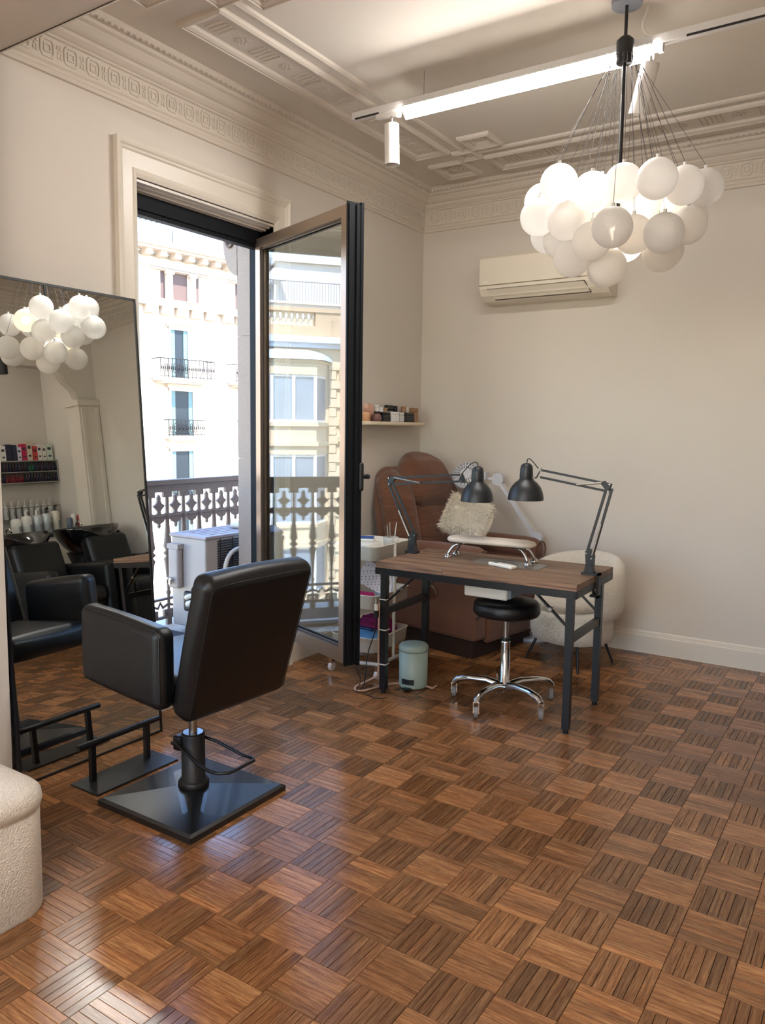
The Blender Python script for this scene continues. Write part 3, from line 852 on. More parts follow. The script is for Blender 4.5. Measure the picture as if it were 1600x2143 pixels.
P_('penthouse', [((-8, -12, 5.36), (-3.2, -2.15, 9.1)), ((-8, -12.2, 9.1), (-3.0, -2.0, 9.22))], pent_m)
b = MB()
for k in range(8): b.box((-3.2 + k * 0.18, -2.15, 8.05 + 0.0), (-3.1 + k * 0.18, -1.7, 8.55))
b.build('pergola_slat', wframe_m, bB)
b = MB().lathe([(0.0, 9.6), (0.55, 9.6), (0.55, 9.4), (0.5, 9.3), (0.5, 8.0)], (-4.5, -1.55, 0), 12); b.build('water_tank', pent_m, bB, auto=True)
def bay(yc):
    t_ = MB()
    poly = lambda o: [(0, yc - 1.65 - o), (1.05 + o, yc - 0.95 - o * 0.5), (1.05 + o, yc + 0.95 + o * 0.5), (0, yc + 1.65 + o)]
    for z0, z1, o in ((-16, -9.0, 0), (-6.4, -5.6, 0.0), (-6.1, -5.95, 0.12), (-2.75, -2.6, 0.1), (-3.4, -2.75, 0.02), (-3.6, -3.4, 0.12), (0.36, 0.72, 0.05), (0.72, 0.90, 0.16), (0.90, 1.55, 0.03), (1.55, 1.72, 0.14), (3.70, 4.20, 0.06), (4.20, 4.32, 0.14)):
        t_.prism(poly(o), z0, z1, 'z')
    by = t_.build('bay', cream_m, bB, auto=True)
    rf = MB()
    prev = None
    for k in range(7):
        a = k / 6 * PI / 2
        q = [Vector((x * math.cos(a) * 1.12, yc + (y - yc) * (0.35 + 0.65 * math.cos(a)) * 1.1, 4.32 + 0.5 * math.sin(a))) for x, y in poly(0.12)]
        if prev: rf.add(prev + q, [(0, 1, 5, 4), (1, 2, 6, 5), (2, 3, 7, 6)], True)
        prev = q
    rf.add(prev, [(0, 1, 2, 3)])
    rf.build('bay_roof', lead_m, by, auto=True)
    for z0, z1 in ((1.72, 3.70), (-2.6, 0.36), (-5.6, -3.6)):
        q = poly(-0.06)
        for a, b2, n in ((0, 1, 1), (1, 2, 2), (2, 3, 1)):
            pa, pb = Vector((q[a][0], q[a][1], 0)), Vector((q[b2][0], q[b2][1], 0))
            g = MB(); g.add([pa + Vector((0, 0, z0)), pb + Vector((0, 0, z0)), pb + Vector((0, 0, z1)), pa + Vector((0, 0, z1))], [(0, 1, 2, 3)])
            f = MB()
            for k in (range(1, n) if a != 1 else range(n + 1)):
                c = pa.lerp(pb, k / n)
                f.bar(c + Vector((0.02, 0, z0)), c + Vector((0.02, 0, z1)), 0.13)
            f.bar(pa.lerp(pb, 0.04) + Vector((0, 0, z0 + 0.05)), pb.lerp(pa, 0.04) + Vector((0, 0, z0 + 0.05)), 0.1); f.bar(pa.lerp(pb, 0.04) + Vector((0, 0, z1 - 0.05)), pb.lerp(pa, 0.04) + Vector((0, 0, z1 - 0.05)), 0.1)
            g.build('bay_pane', bpane_m, by); f.build('bay_window_frame', wframe_m, by)
    return by
for yc in (-9.2, -2.05, 5.2): bay(yc)
qm = MB().box((0, -0.26, 0), (0.10, 0.26, 0.36)).mesh('quoin', cream_m); qm2 = MB().box((0, -0.15, 0), (0.10, 0.15, 0.36)).mesh('quoin', cream_m)
for yq in (-4.05, -7.0, 0.15):
    for k in range(26): link('quoin', qm if k % 2 else qm2, bB, (0, yq + (0.0 if k % 2 else 0.09), -6 + k * 0.40))
for yq in (-4.75, -6.3):
    P_('pilaster', [((0, yq - 0.42, 1.9), (0.22, yq + 0.42, 3.6)), ((0, yq - 0.5, 1.5), (0.28, yq + 0.5, 1.9)), ((0, yq - 0.55, 0.9), (0.34, yq + 0.55, 1.1)), ((0, yq - 0.5, 3.6), (0.3, yq + 0.5, 4.2)), ((0, yq - 0.3, 4.2), (0.25, yq + 0.3, 4.6))], cream_m)
    for q in range(5): P_('dentil', [((0.2, yq - 0.5 + q * 0.22, 0.62), (0.34, yq - 0.38 + q * 0.22, 0.9))], cream_m)
# street far below
MB().box((-60, -60, -16.2), (XO, 80, -16.0)).build('street', mat('asphalt', S(120, 118, 116), 0.9), kind='structure')
# ================================================================ lamps on the ceiling
# ---- suspended track with linear LED panel and two spots
TY, TZ = 3.525, 3.14
alum = mat('white_track', S(214, 212, 210), 0.4, var=0.03)
led = mat('led_diffuser', (1, 1, 1, 1), 0.5, emit=(1.0, 0.97, 0.935, 1), estr=56.0)
def led_bar(par, x0, x1):
    # opaque trough behind, glowing front and underside
    h = MB(); h.prism([(-0.040, -0.019), (-0.040, -0.024), (0.024, -0.024), (0.024, -0.056), (0.030, -0.056), (0.030, -0.019)], x0, x1, 'x'); h.build('panel_housing', alum, par, auto=True)
    g = MB(); q = [(-0.040, -0.025), (-0.0402, -0.0262), (0.010, -0.070), (0.0235, -0.056)]
    g.add([(x, y, z) for x in (x0, x1) for y, z in q], [(0, 1, 5, 4), (1, 2, 6, 5), (2, 3, 7, 6), (0, 3, 2, 1), (4, 5, 6, 7)])
    g.build('led_panel', led, par)
track = thing('track_light', 'white suspended lighting track with a bright linear LED panel', 'track light', (-1.5, TY, TZ))
b = MB(); b.box((-1.03, -0.018, -0.018), (1.55, 0.018, 0.018)); b.build('rail', alum, track)
for xa, xb in ((-1.01, -0.86), (0.66, 1.54)): MB().box((xa, -0.019, -0.019), (xb, -0.012, -0.012)).build('rail_slot', satin_m, track)
b = MB()
led_bar(track, -0.71, 0.52)
b = MB()
for k in range(46): b.ball((-0.695 + k * 0.0265, -0.039, -0.0225), 0.005, 6, 4)
b.build('led_lens', wplastic_m, track, kind='stuff')
b = MB(); b.box((1.0, -0.021, -0.021), (1.008, 0.021, 0.021)); b.build('rail_joiner', wplastic_m, track)
for x in (-0.6, 1.28): MB().cyl((x, 0, 0.018), (x, 0, ZC - TZ), 0.0015, seg=5).build('suspension_wire', steel_m, track)
b = MB(); b.tube(bez((0.50, -0.02, ZC - TZ), (0.50, -0.02, 0.1), (0.44, -0.02, 0.06), (0.52, 0.0, 0.018), 14), 0.005, 6); b.build('feed_cable', wplastic_m, track)
def spot(x, aim, lab):
    t = thing('track_spotlight', lab, 'spotlight', (x, TY, TZ - 0.0185))
    w_ = mat('spot_white', S(216, 212, 206), 0.45, var=0.02)
    MB().box((-0.09, -0.014, -0.022), (0.05, 0.014, 0.0)).box((0.03, -0.012, -0.032), (0.05, 0.012, -0.02)).build('track_adapter', w_, t)
    MB().cyl((0, 0, -0.07), (0, 0, -0.02), 0.008).build('swivel', chrome_m, t)
    a = Vector(aim).normalized()
    p0 = Vector((0, 0, -0.065)); p1 = p0 + a * 0.20
    b = MB().cyl(p0, p1, 0.038, seg=28, cap=False)
    tr_ = MB()
    b.cyl(p0 - a * 0.001, p0 + a * 0.001, 0.038, seg=28).cyl(p1 - a * 0.03, p1 - a * 0.028, 0.036, seg=28)
    b.build('lamp_body', w_, t)
    MB().cyl(p1 - a * 0.027, p1 - a * 0.02, 0.030, seg=20).build('lens', mat('spot_lens', S(235, 230, 220), 0.2), t)
    return t
spot(-2.29, (0.03, 0.0, -1), 'white cylinder spotlight hanging at the left end of the track')
spot(-0.985, (-0.28, 0.15, -0.95), 'tilted white cylinder spotlight behind the globe chandelier cables')

# ---- chandelier of frosted globes
CH = Vector((-1.063, 3.415, 0))
globe_m = bpy.data.materials.new('frosted_glass'); globe_m.use_nodes = True
nt = globe_m.node_tree; nt.nodes.remove(nt.nodes['Principled BSDF']); N = nt.nodes.new; L = nt.links.new
out = nt.nodes['Material Output']
df = N('ShaderNodeBsdfDiffuse'); df.inputs[0].default_value = S(236, 234, 232)
tl = N('ShaderNodeBsdfTranslucent'); tl.inputs[0].default_value = S(240, 238, 235)
tp = N('ShaderNodeBsdfTransparent'); tp.inputs[0].default_value = S(248, 246, 244)
gs = N('ShaderNodeBsdfGlossy'); gs.inputs['Roughness'].default_value = 0.45
lw = N('ShaderNodeLayerWeight'); lw.inputs[0].default_value = 0.35
tcn = N('ShaderNodeTexCoord'); nz_ = N('ShaderNodeTexNoise'); nz_.inputs['Scale'].default_value = 25
L(tcn.outputs['Object'], nz_.inputs['Vector'])
bmp = N('ShaderNodeBump'); bmp.inputs['Strength'].default_value = 0.05; L(nz_.outputs['Fac'], bmp.inputs['Height'])
m1 = N('ShaderNodeMixShader'); m1.inputs[0].default_value = 0.55; L(df.outputs[0], m1.inputs[1]); L(tl.outputs[0], m1.inputs[2])
m2 = N('ShaderNodeMixShader'); m2.inputs[0].default_value = 0.16; L(m1.outputs[0], m2.inputs[1]); L(tp.outputs[0], m2.inputs[2])
m3 = N('ShaderNodeMixShader'); L(lw.outputs['Fresnel'], m3.inputs[0]); L(m2.outputs[0], m3.inputs[1]); L(gs.outputs[0], m3.inputs[2])
ms = N('ShaderNodeMath'); ms.operation = 'MULTIPLY'; ms.inputs[1].default_value = 0.35
L(lw.outputs['Fresnel'], ms.inputs[0]); L(ms.outputs[0], m3.inputs[0])
for d_ in (df, tl, gs): L(bmp.outputs[0], d_.inputs['Normal'])
L(m3.outputs[0], out.inputs[0])
ch = thing('globe_chandelier', 'chandelier of frosted white glass globes hung on thin dark wires', 'chandelier', (CH.x, CH.y, ZC))
ZC_ = ZC
b = MB().cyl((0, 0, -0.022), (0, 0, 0), 0.062, seg=28); b.build('ceiling_canopy', mat('canopy_grey', S(120, 124, 132), 0.4), ch)
ZCAP = 3.09; ZBOT = 2.62
b = MB().cyl((0, 0, ZCAP - ZC_ - 0.05), (0, 0, -0.02), 0.007, seg=10).cyl((0, 0, 2.42 - ZC_), (0, 0, ZCAP - ZC_), 0.008, seg=10); b.build('stem', black_m, ch)
b = MB().lathe([(0, 3.135), (0.02, 3.135), (0.036, 3.12), (0.038, 3.06), (0.032, 3.03), (0, 3.03)], (0, 0, -ZC_), 20); b.build('wire_hub', black_m, ch, auto=True)
MB().cyl((0, 0, 2.36 - ZC_), (0, 0, 2.43 - ZC_), 0.02, seg=10).build('bulb_holder', black_m, ch)
MB().ball((0, 0, 2.34 - ZC_), 0.035, 14, 8).build('added_core_bulb', mat('added_core_bulb', (1, 0.95, 0.88, 1), 0.5, emit=(1.0, 0.86, 0.68, 1), estr=10.0), ch)  # glowing ball added at the centre to light the globes from within
# globes: (px, py, depth offset) of the cluster, each placed at its own distance
gl_ = [(272, 320, -.04), (515, 318, -.14), (762, 250, -.10), (1045, 205, -.26), (1262, 258, -.12), (1395, 310, .06), (150, 515, .06), (335, 560, -.02), (130, 400, .20),
       (550, 460, .02), (915, 430, .02), (1150, 430, .10), (665, 610, -.24), (525, 700, -.10), (830, 680, -.10), (1095, 640, -.24), (1230, 620, .0), (375, 760, .02),
       (255, 690, .16), (190, 660, .26), (675, 830, -.02), (690, 860, .14), (1035, 745, .02), (1085, 755, .14), (1270, 480, .16), (730, 420, .14),
       (430, 420, .16), (600, 600, .14), (880, 600, .12), (1000, 520, .22), (800, 780, .08), (480, 560, .26), (760, 560, .30), (980, 330, .26), (620, 330, .24)]
gme = MB().ball((0, 0, 0), 0.079, 26, 16).mesh('globe', globe_m)
d0 = (Vector((CH.x, CH.y, 2.42)) - CAM).dot(FWD)
bulb_m = mat('warm_bulb', (1, 0.9, 0.75, 1), 0.5, emit=(1.0, 0.78, 0.52, 1), estr=3.2)
placed = []
for gx, gy, off in gl_:
    px, py = 1100 + gx * 0.2625, 320 + gy * 0.2625
    dep = d0 + off
    P = CAM + (FWD + RGT * ((px - 800) / FPX) - UPV * ((py - 1071.5) / FPX)) * dep
    placed.append(P - Vector((CH.x, CH.y, ZC)))
for it in range(60):           # push touching globes apart a little
    for i in range(len(placed)):
        for j in range(i):
            d = placed[i] - placed[j]
            if d.length < 0.158:
                c = d.normalized() * (0.158 - d.length) * 0.5 * (0.6)
                fi = 1.6 if i > 8 else 0.4
                placed[i] += c; placed[j] -= c
lit = (1, 10, 11, 28)
for i, P in enumerate(placed):
    o = link('globe', gme, ch, P)
    MB().cyl((0, 0, 0.076), (0, 0, 0.092), 0.008, seg=8).build('globe_cap', mat('globe_cap', S(200, 198, 196), 0.4), o)
    a = math.atan2(P.y, P.x)
    top = P + Vector((0, 0, 0.09))
    h0 = Vector((math.cos(a) * 0.036, math.sin(a) * 0.036, 3.065 - ZC_))
    k = Vector((math.cos(a) * 0.052, math.sin(a) * 0.052, 3.055 - ZC_))
    MB().tube([h0, k, top], 0.0011, 4).build('wire', mat('wire_dark', S(70, 62, 66), 0.6), ch)
    if i in lit:
        MB().ball((0, 0, 0), 0.030, 12, 8).build('bulb', bulb_m, o)

# ---- lamp added behind the camera to brighten the near room (same track panel)
t = thing('track_light', 'added white track light with LED panel on the ceiling of the near room', 'track light', (-0.6, -0.6, 3.10))
MB().box((-1.2, -0.018, -0.018), (1.2, 0.018, 0.018)).build('rail', alum, t)
led_bar(t, -1.1, 1.1)
for x in (-0.9, 0.9): MB().cyl((x, 0, 0.018), (x, 0, ZC - 3.10), 0.0015, seg=5).build('suspension_wire', steel_m, t)

for nm, lx, ly in (('over the far end of the near room', 0.2, -1.9),):  # another panel added out of view for more light in the near room
    c = copy_tree(t); c.location = (lx, ly, 3.10); c['label'] = 'added white track light with LED panel ' + nm
t = thing('track_light', 'short white LED strip added on the ceiling of the wash alcove', 'track light', (1.52, 3.9, 3.20), R(90))  # strip added out of view to brighten the alcove
MB().box((-0.3, -0.018, -0.018), (0.3, 0.018, 0.018)).build('rail', alum, t)
led_bar(t, -0.16, 0.16)
for x in (-0.2, 0.2): MB().cyl((x, 0, 0.018), (x, 0, ZC - 3.20), 0.0015, seg=5).build('suspension_wire', steel_m, t)

# ---- unseen globe pendant added to light the underside of the beam
t = thing('added_pendant_lamp', 'frosted globe pendant lamp added in the near room behind the camera', 'lamp', (-1.1, -0.2, ZC))
MB().cyl((0, 0, -0.02), (0, 0, 0), 0.05, seg=20).build('ceiling_rose', black_m, t)
MB().cyl((0, 0, -0.95), (0, 0, -0.02), 0.004, seg=8).build('cord', black_m, t)
MB().ball((0, 0, -1.10), 0.16, 24, 14).build('globe_shade', mat('lit_globe', (1, 1, 1, 1), 0.5, emit=(1.0, 0.94, 0.88, 1), estr=13.0), t)
# ================================================================ mirror, styling chair, footrest, pouf
# ---- leaning mirror
mir = thing('standing_mirror', 'tall mirror in a thin black frame leaning against the left wall', 'mirror', (-2.933, 2.135, 0.0))
NZ = 0.066
MY0, MY1, ML = -0.372, 0.375, 2.10
ux, uz = -NZ, math.sqrt(1 - NZ * NZ)      # direction up the mirror
MM = Matrix(((0, ux, uz, 0), (1, 0, 0, 0), (0, uz, -ux, 0), (0, 0, 0, 1)))   # local (y along, up, out)
MMt = Matrix(((0.0, ux, uz, 0.0), (1.0, 0.0, 0.0, 0.0), (0.0, uz, NZ, 0.0), (0, 0, 0, 1)))
mirror_m = mat('mirror_silver', S(224, 227, 224), 0.005, 1.0, var=0.01, vscale=1.0)
b = MB(); b.box((MY0 + 0.008, 0.008, -0.012), (MY1 - 0.008, ML - 0.008, 0.0), MMt); b.build('mirror_glass', mirror_m, mir)
b = MB()
for lo, hi in (((MY0, 0, -0.022), (MY0 + 0.010, ML, 0.004)), ((MY1 - 0.010, 0, -0.022), (MY1, ML, 0.004)), ((MY0, ML - 0.010, -0.022), (MY1, ML, 0.004)), ((MY0, 0.0, -0.022), (MY1, 0.010, 0.004))):
    b.box(lo, hi, MMt)
b.build('mirror_frame', black_m, mir)
b = MB(); b.box((MY0 + 0.01, 0.01, -0.022), (MY1 - 0.01, ML - 0.01, -0.013), MMt); b.build('back_board', satin_m, mir)

# ---- hydraulic styling chair facing the mirror (-x)
chr_ = thing('styling_chair', 'black leather styling chair on a square pump base facing the mirror', 'chair', (-2.285, 2.112, 0.0))
b = MB(); q = 0.262; q2 = 0.235
base = [(-q, -q, 0), (q, -q, 0), (q, q, 0), (-q, q, 0), (-q, -q, 0.022), (q, -q, 0.022), (q, q, 0.022), (-q, q, 0.022), (-q + 0.012, -q + 0.012, 0.030), (q - 0.012, -q + 0.012, 0.030), (q - 0.012, q - 0.012, 0.030), (-q + 0.012, q - 0.012, 0.030)]
r_ = 0.045
base += [(-r_, -r_, 0.056), (r_, -r_, 0.056), (r_, r_, 0.056), (-r_, r_, 0.056)]
fs = [(3, 2, 1, 0)]
for k in range(3):
    fs += [(k * 4 + i, k * 4 + (i + 1) % 4, k * 4 + 4 + (i + 1) % 4, k * 4 + 4 + i) for i in range(4)]
fs.append((12, 13, 14, 15))
b.add(base, fs); b.build('base_plate', mat('base_enamel', S(24, 25, 28), 0.33, var=0.1, vscale=12, coat=0.3), chr_, auto=True)
b = MB().lathe([(0, 0.045), (0.062, 0.045), (0.062, 0.072), (0.055, 0.082), (0.047, 0.084), (0.047, 0.268), (0.044, 0.276), (0, 0.276)], seg=28); b.build('pump_column', satin_m, chr_, auto=True)
MB().cyl((0, 0, 0.274), (0, 0, 0.278), 0.040, seg=24).build('pump_cap', mat('pump_cap', S(110, 112, 118), 0.2, 0.8), chr_)
MB().cyl((0, 0, 0.27), (0, 0, 0.46), 0.017, seg=16).build('piston', steel_m, chr_)
b = MB(); b.rbox((-0.062, -0.055, 0.205), (-0.02, -0.005, 0.265), 0.01, 2); b.cyl((-0.085, -0.035, 0.222), (-0.06, -0.035, 0.222), 0.008).build('pedal_hinge', black_m, chr_)
b = MB(); b.tube([(-0.05, -0.05, 0.238), (-0.01, -0.066, 0.236), (0.10, -0.062, 0.185), (0.145, -0.058, 0.172), (0.19, -0.055, 0.172), (0.225, -0.03, 0.174), (0.232, 0.0, 0.176), (0.232, 0.105, 0.178), (0.215, 0.118, 0.178), (0.17, 0.112, 0.180), (0.06, 0.075, 0.225), (0.0, 0.045, 0.245)], 0.0065, 8); b.build('pump_pedal', black_m, chr_)
MB().box((-0.17, -0.12, 0.445), (0.12, 0.12, 0.462)).build('seat_bracket', black_m, chr_)
b = MB(); b.rbox((-0.36, -0.20, 0.455), (0.20, 0.262, 0.575), 0.04, 4, puff=0.015); b.build('seat', leather_m, chr_)
# back: slab leaning away from the seat, a little narrower at the bottom
b = MB(); b.rbox((-0.055, -0.27, 0.0), (0.055, 0.27, 0.575), 0.042, 5, puff=0.012)
for i, v in enumerate(b.v):
    t_ = max(0, min(1, v.z / 0.575)); v.y *= 0.94 + 0.06 * t_
sl = math.atan2(0.155, 0.53)
b.v = [Matrix.Translation((0.185, 0.028, 0.435)) @ Matrix.Rotation(sl, 4, 'Y') @ v for v in b.v]
bk = b.build('backrest', leather_m, chr_)
def seam(pts, parent, r=0.0022): MB().tube(pts, r, 5).build('seam', satin_m, parent)
T = Matrix.Translation((0.185, 0.028, 0.435)) @ Matrix.Rotation(sl, 4, 'Y')
tp = lambda z: 0.94 + 0.06 * z / 0.575
seam([T @ Vector((0.0505, s0 * 0.252 * tp(z0), z0)) for s0, z0 in ((-1, 0.03), (-1, 0.15), (-1, 0.3), (-1, 0.45), (-1, 0.53), (-0.93, 0.552), (-0.5, 0.556), (0, 0.556), (0.5, 0.556), (0.93, 0.552), (1, 0.53), (1, 0.4), (1, 0.2), (1, 0.03))], bk, 0.0016)
for sgn in (-1, 1):
    b = MB(); b.rbox((-0.34, -0.045, 0.0), (0.155, 0.045, 0.305), 0.036, 5, puff=0.006)
    # outline: front edge leans forward, bottom rises to the front
    for v in b.v:
        tz = v.z / 0.305; tx = (v.x + 0.34) / 0.495
        v.z += 0.028 * (1 - tx)
        v.x += 0.0
    b.v = [Matrix.Translation((0, 0.033 + sgn * 0.270, 0.467)) @ v for v in b.v]
    am = b.build('armrest', leather_m, chr_)
    yy = 0.033 + sgn * 0.314
    seam([(-0.31, yy - sgn * 0.010, 0.79), (-0.1, yy - sgn * 0.010, 0.778), (0.13, yy - sgn * 0.010, 0.765), (0.15, yy - sgn * 0.010, 0.74), (0.15, yy - sgn * 0.010, 0.50)], am)

for o in chr_.children:
    if o.name.split('.')[0] in ('seat', 'backrest', 'armrest', 'seat_bracket'): o.rotation_euler = (0, 0, R(-3.5))

# ---- footrest in front of the mirror
ft = thing('footrest', 'black metal footrest with a round bar on a flat plate in front of mirror', 'footrest', (-2.695, 2.105, 0.0))
MB().box((-0.088, -0.212, 0.0), (0.088, 0.212, 0.008)).build('plate', mat('plate_black', S(30, 31, 33), 0.42), ft)
for y in (-0.142, 0.142): MB().bar((-0.035, y, 0.008), (-0.035, y, 0.162), 0.022).build('post', black_m, ft)
MB().cyl((-0.035, -0.21, 0.172), (-0.035, 0.21, 0.172), 0.0135, seg=16).build('foot_bar', black_m, ft)

# ---- boucle pouf
boucle = mat('cream_boucle', S(226, 214, 198), 0.95, var=0.10, vscale=90, bump=1.0, bscale=170, sheen=0.3)
pf = thing('boucle_pouf', 'cream boucle storage pouf with a padded lid by the pier', 'pouf', (-2.50, 1.02, 0.0))
b = MB()
def rrect(x0, x1, y0, y1, r, n=7):
    pts = []
    for cx, cy, a0 in ((x1 - r, y1 - r, 0), (x0 + r, y1 - r, PI / 2), (x0 + r, y0 + r, PI), (x1 - r, y0 + r, 1.5 * PI)):
        for k in range(n + 1):
            a = a0 + PI / 2 * k / n; pts.append((cx + r * math.cos(a), cy + r * math.sin(a)))
    return pts
def slab(b, prof, x0, x1, y0, y1, r):
    """prof: (inset, z) rings of a rounded rectangle"""
    rings = []
    for ins, z in prof:
        rings.append([(x, y, z) for x, y in rrect(x0 + ins, x1 - ins, y0 + ins, y1 - ins, max(0.01, r - ins))])
    n = len(rings[0]); vs = [p for rg in rings for p in rg]; fs = []
    for i in range(len(rings) - 1):
        fs += [(i * n + k, i * n + (k + 1) % n, (i + 1) * n + (k + 1) % n, (i + 1) * n + k) for k in range(n)]
    b.add(vs, fs, True); b.add(rings[0], [list(range(n))[::-1]]); b.add(rings[-1], [list(range(n))], True)
    return b
slab(b, [(0.004, 0.0), (0.0, 0.01), (0.0, 0.315), (0.006, 0.325)], -0.40, 0.395, -0.35, 0.355, 0.11).build('pouf_body', boucle, pf)
slab(MB(), [(0.012, 0.318), (-0.002, 0.328), (-0.008, 0.35), (-0.004, 0.375), (0.012, 0.392), (0.05, 0.404), (0.11, 0.410), (0.2, 0.412)], -0.40, 0.395, -0.35, 0.355, 0.11).build('padded_lid', boucle, pf)
# ================================================================ manicure table with lamps and stool
def planks_mat(name, dark, light, sx=3.0, sy=60.0):
    M = bpy.data.materials.new(name); M.use_nodes = True
    nt = M.node_tree; p = nt.nodes['Principled BSDF']; N = nt.nodes.new; L = nt.links.new
    tc = N('ShaderNodeTexCoord'); mp = N('ShaderNodeMapping'); mp.inputs['Scale'].default_value = (sx, sy, sy)
    oi = N('ShaderNodeObjectInfo'); mu = N('ShaderNodeMath'); mu.operation = 'MULTIPLY'; mu.inputs[1].default_value = 50
    cx = N('ShaderNodeCombineXYZ'); L(oi.outputs['Random'], mu.inputs[0]); L(mu.outputs[0], cx.inputs[0]); L(cx.outputs[0], mp.inputs['Location'])
    L(tc.outputs['Object'], mp.inputs['Vector'])
    nz = N('ShaderNodeTexNoise'); nz.inputs['Scale'].default_value = 1.0; nz.inputs['Detail'].default_value = 6; nz.inputs['Distortion'].default_value = 0.8
    L(mp.outputs[0], nz.inputs['Vector'])
    cr = N('ShaderNodeValToRGB'); cr.color_ramp.elements[0].position = 0.32; cr.color_ramp.elements[0].color = dark; cr.color_ramp.elements[1].position = 0.7; cr.color_ramp.elements[1].color = light
    L(nz.outputs['Fac'], cr.inputs['Fac'])
    mr = N('ShaderNodeMapRange'); mr.inputs['To Min'].default_value = 0.75; mr.inputs['To Max'].default_value = 1.2; L(oi.outputs['Random'], mr.inputs['Value'])
    mm = N('ShaderNodeMix'); mm.data_type = 'RGBA'; mm.blend_type = 'MULTIPLY'; mm.inputs['Factor'].default_value = 1; L(cr.outputs[0], mm.inputs['A']); L(mr.outputs[0], mm.inputs['B'])
    L(mm.outputs['Result'], p.inputs['Base Color']); p.inputs['Roughness'].default_value = 0.5
    bp = N('ShaderNodeBump'); bp.inputs['Strength'].default_value = 0.15; bp.inputs['Distance'].default_value = 0.003; L(nz.outputs['Fac'], bp.inputs['Height']); L(bp.outputs[0], p.inputs['Normal'])
    return M
tw = planks_mat('walnut_planks', S(80, 56, 42), S(156, 122, 96))
TZT = 0.76
tb = thing('manicure_table', 'folding table with a brown plank top and black metal frame', 'table', (-1.825, 3.905, 0), R(1.5))
TWd, TDp = 0.575, 0.315
rng2 = random.Random(3)
ys = [-TDp, -0.21, -0.105, 0.0, 0.105, 0.21, TDp]
for i in range(6):
    brk = [-TWd, rng2.uniform(-0.3, 0.3), TWd]
    for a, c in zip(brk[:-1], brk[1:]):
        MB().box((a + 0.0006, ys[i] + 0.0008, TZT - 0.032), (c - 0.0006, ys[i + 1] - 0.0008, TZT - rng2.uniform(0, 0.0006))).build('plank', tw, tb)
b = MB()
ZA0, ZA1 = TZT - 0.070, TZT - 0.033
b.box((-TWd, -TDp, ZA0), (TWd, -TDp + 0.012, ZA1)).box((-TWd, TDp - 0.012, ZA0), (TWd, TDp, ZA1)).box((-TWd, -TDp, ZA0), (-TWd + 0.012, TDp, ZA1)).box((TWd - 0.012, -TDp, ZA0), (TWd, TDp, ZA1))
b.build('apron', black_m, tb)
LX, LY0, LY1 = 0.535, -0.275, 0.21
for sx in (-1, 1):
    for y in (LY0, LY1):
        lg = MB().box((sx * LX - 0.018, y - 0.018, 0.022), (sx * LX + 0.018, y + 0.018, ZA1)).build('leg', black_m, tb)
        MB().cyl((sx * LX, y, 0), (sx * LX, y, 0.022), 0.014, seg=12).build('levelling_foot', satin_m, lg)
    MB().box((sx * LX - 0.012, LY0 + 0.018, 0.455), (sx * LX + 0.012, LY1 - 0.018, 0.495)).build('side_stretcher', black_m, tb)
    for y in (LY0 + 0.012, LY1 - 0.012):
        MB().bar((sx * (LX - 0.01), y, 0.53), (sx * (LX - 0.20), y, ZA0 + 0.012), 0.020, 0.008).build('folding_brace', black_m, tb)
        MB().cyl((sx * (LX - 0.105), y - 0.012, 0.615), (sx * (LX - 0.105), y + 0.012, 0.615), 0.010, seg=10).build('brace_rivet', steel_m, tb)
    MB().bar((sx * (LX - 0.004), LY1 - 0.02, 0.60), (sx * (LX - 0.004), LY1 - 0.15, ZA0), 0.014, 0.006).build('corner_brace', black_m, tb)
def TW(x, y, z=TZT):
    c, s_ = math.cos(R(1.5)), math.sin(R(1.5)); return Vector((-1.825 + c * x - s_ * y, 3.905 + s_ * x + c * y, z))
# dust extractor grille let into the top and its white box below
de = thing('dust_extractor', 'white dust-extractor box hanging under the table top', 'extractor', (-1.80, 3.90, 0.60))
MB().rbox((-0.12, -0.16, 0.0), (0.135, 0.10, 0.088), 0.012, 3).build('box_body', wplastic_m, de)
MB().box((0.136, -0.14, 0.012), (0.15, 0.06, 0.075)).build('side_panel', mat('panel_bluegrey', S(110, 128, 142), 0.5), de)
MB().tube([(0.15, -0.05, 0.05), (0.19, -0.06, 0.04), (0.21, -0.1, 0.045)], 0.006).build('power_lead', satin_m, de)
gp = thing('grille_plate', 'thin grey translucent plate lying on the middle of the table', 'plate', TW(0.07, 0.05), R(1.5))
MB().box((-0.20, -0.085, 0.0), (0.20, 0.095, 0.0016)).build('plate_sheet', mat('smoked_sheet', S(92, 88, 86), 0.18, var=0.25, vscale=9), gp)
b = MB()
for k in range(5): b.tube([(-0.02 + (0.02 + k * 0.013) * math.cos(a), 0.005 + (0.02 + k * 0.013) * 0.8 * math.sin(a), 0.0018) for a in [2 * PI * j / 20 for j in range(20)]], 0.0007, 4, True)
b.build('grille_ring', mat('grille_ring', S(130, 126, 122), 0.3), gp, kind='stuff')

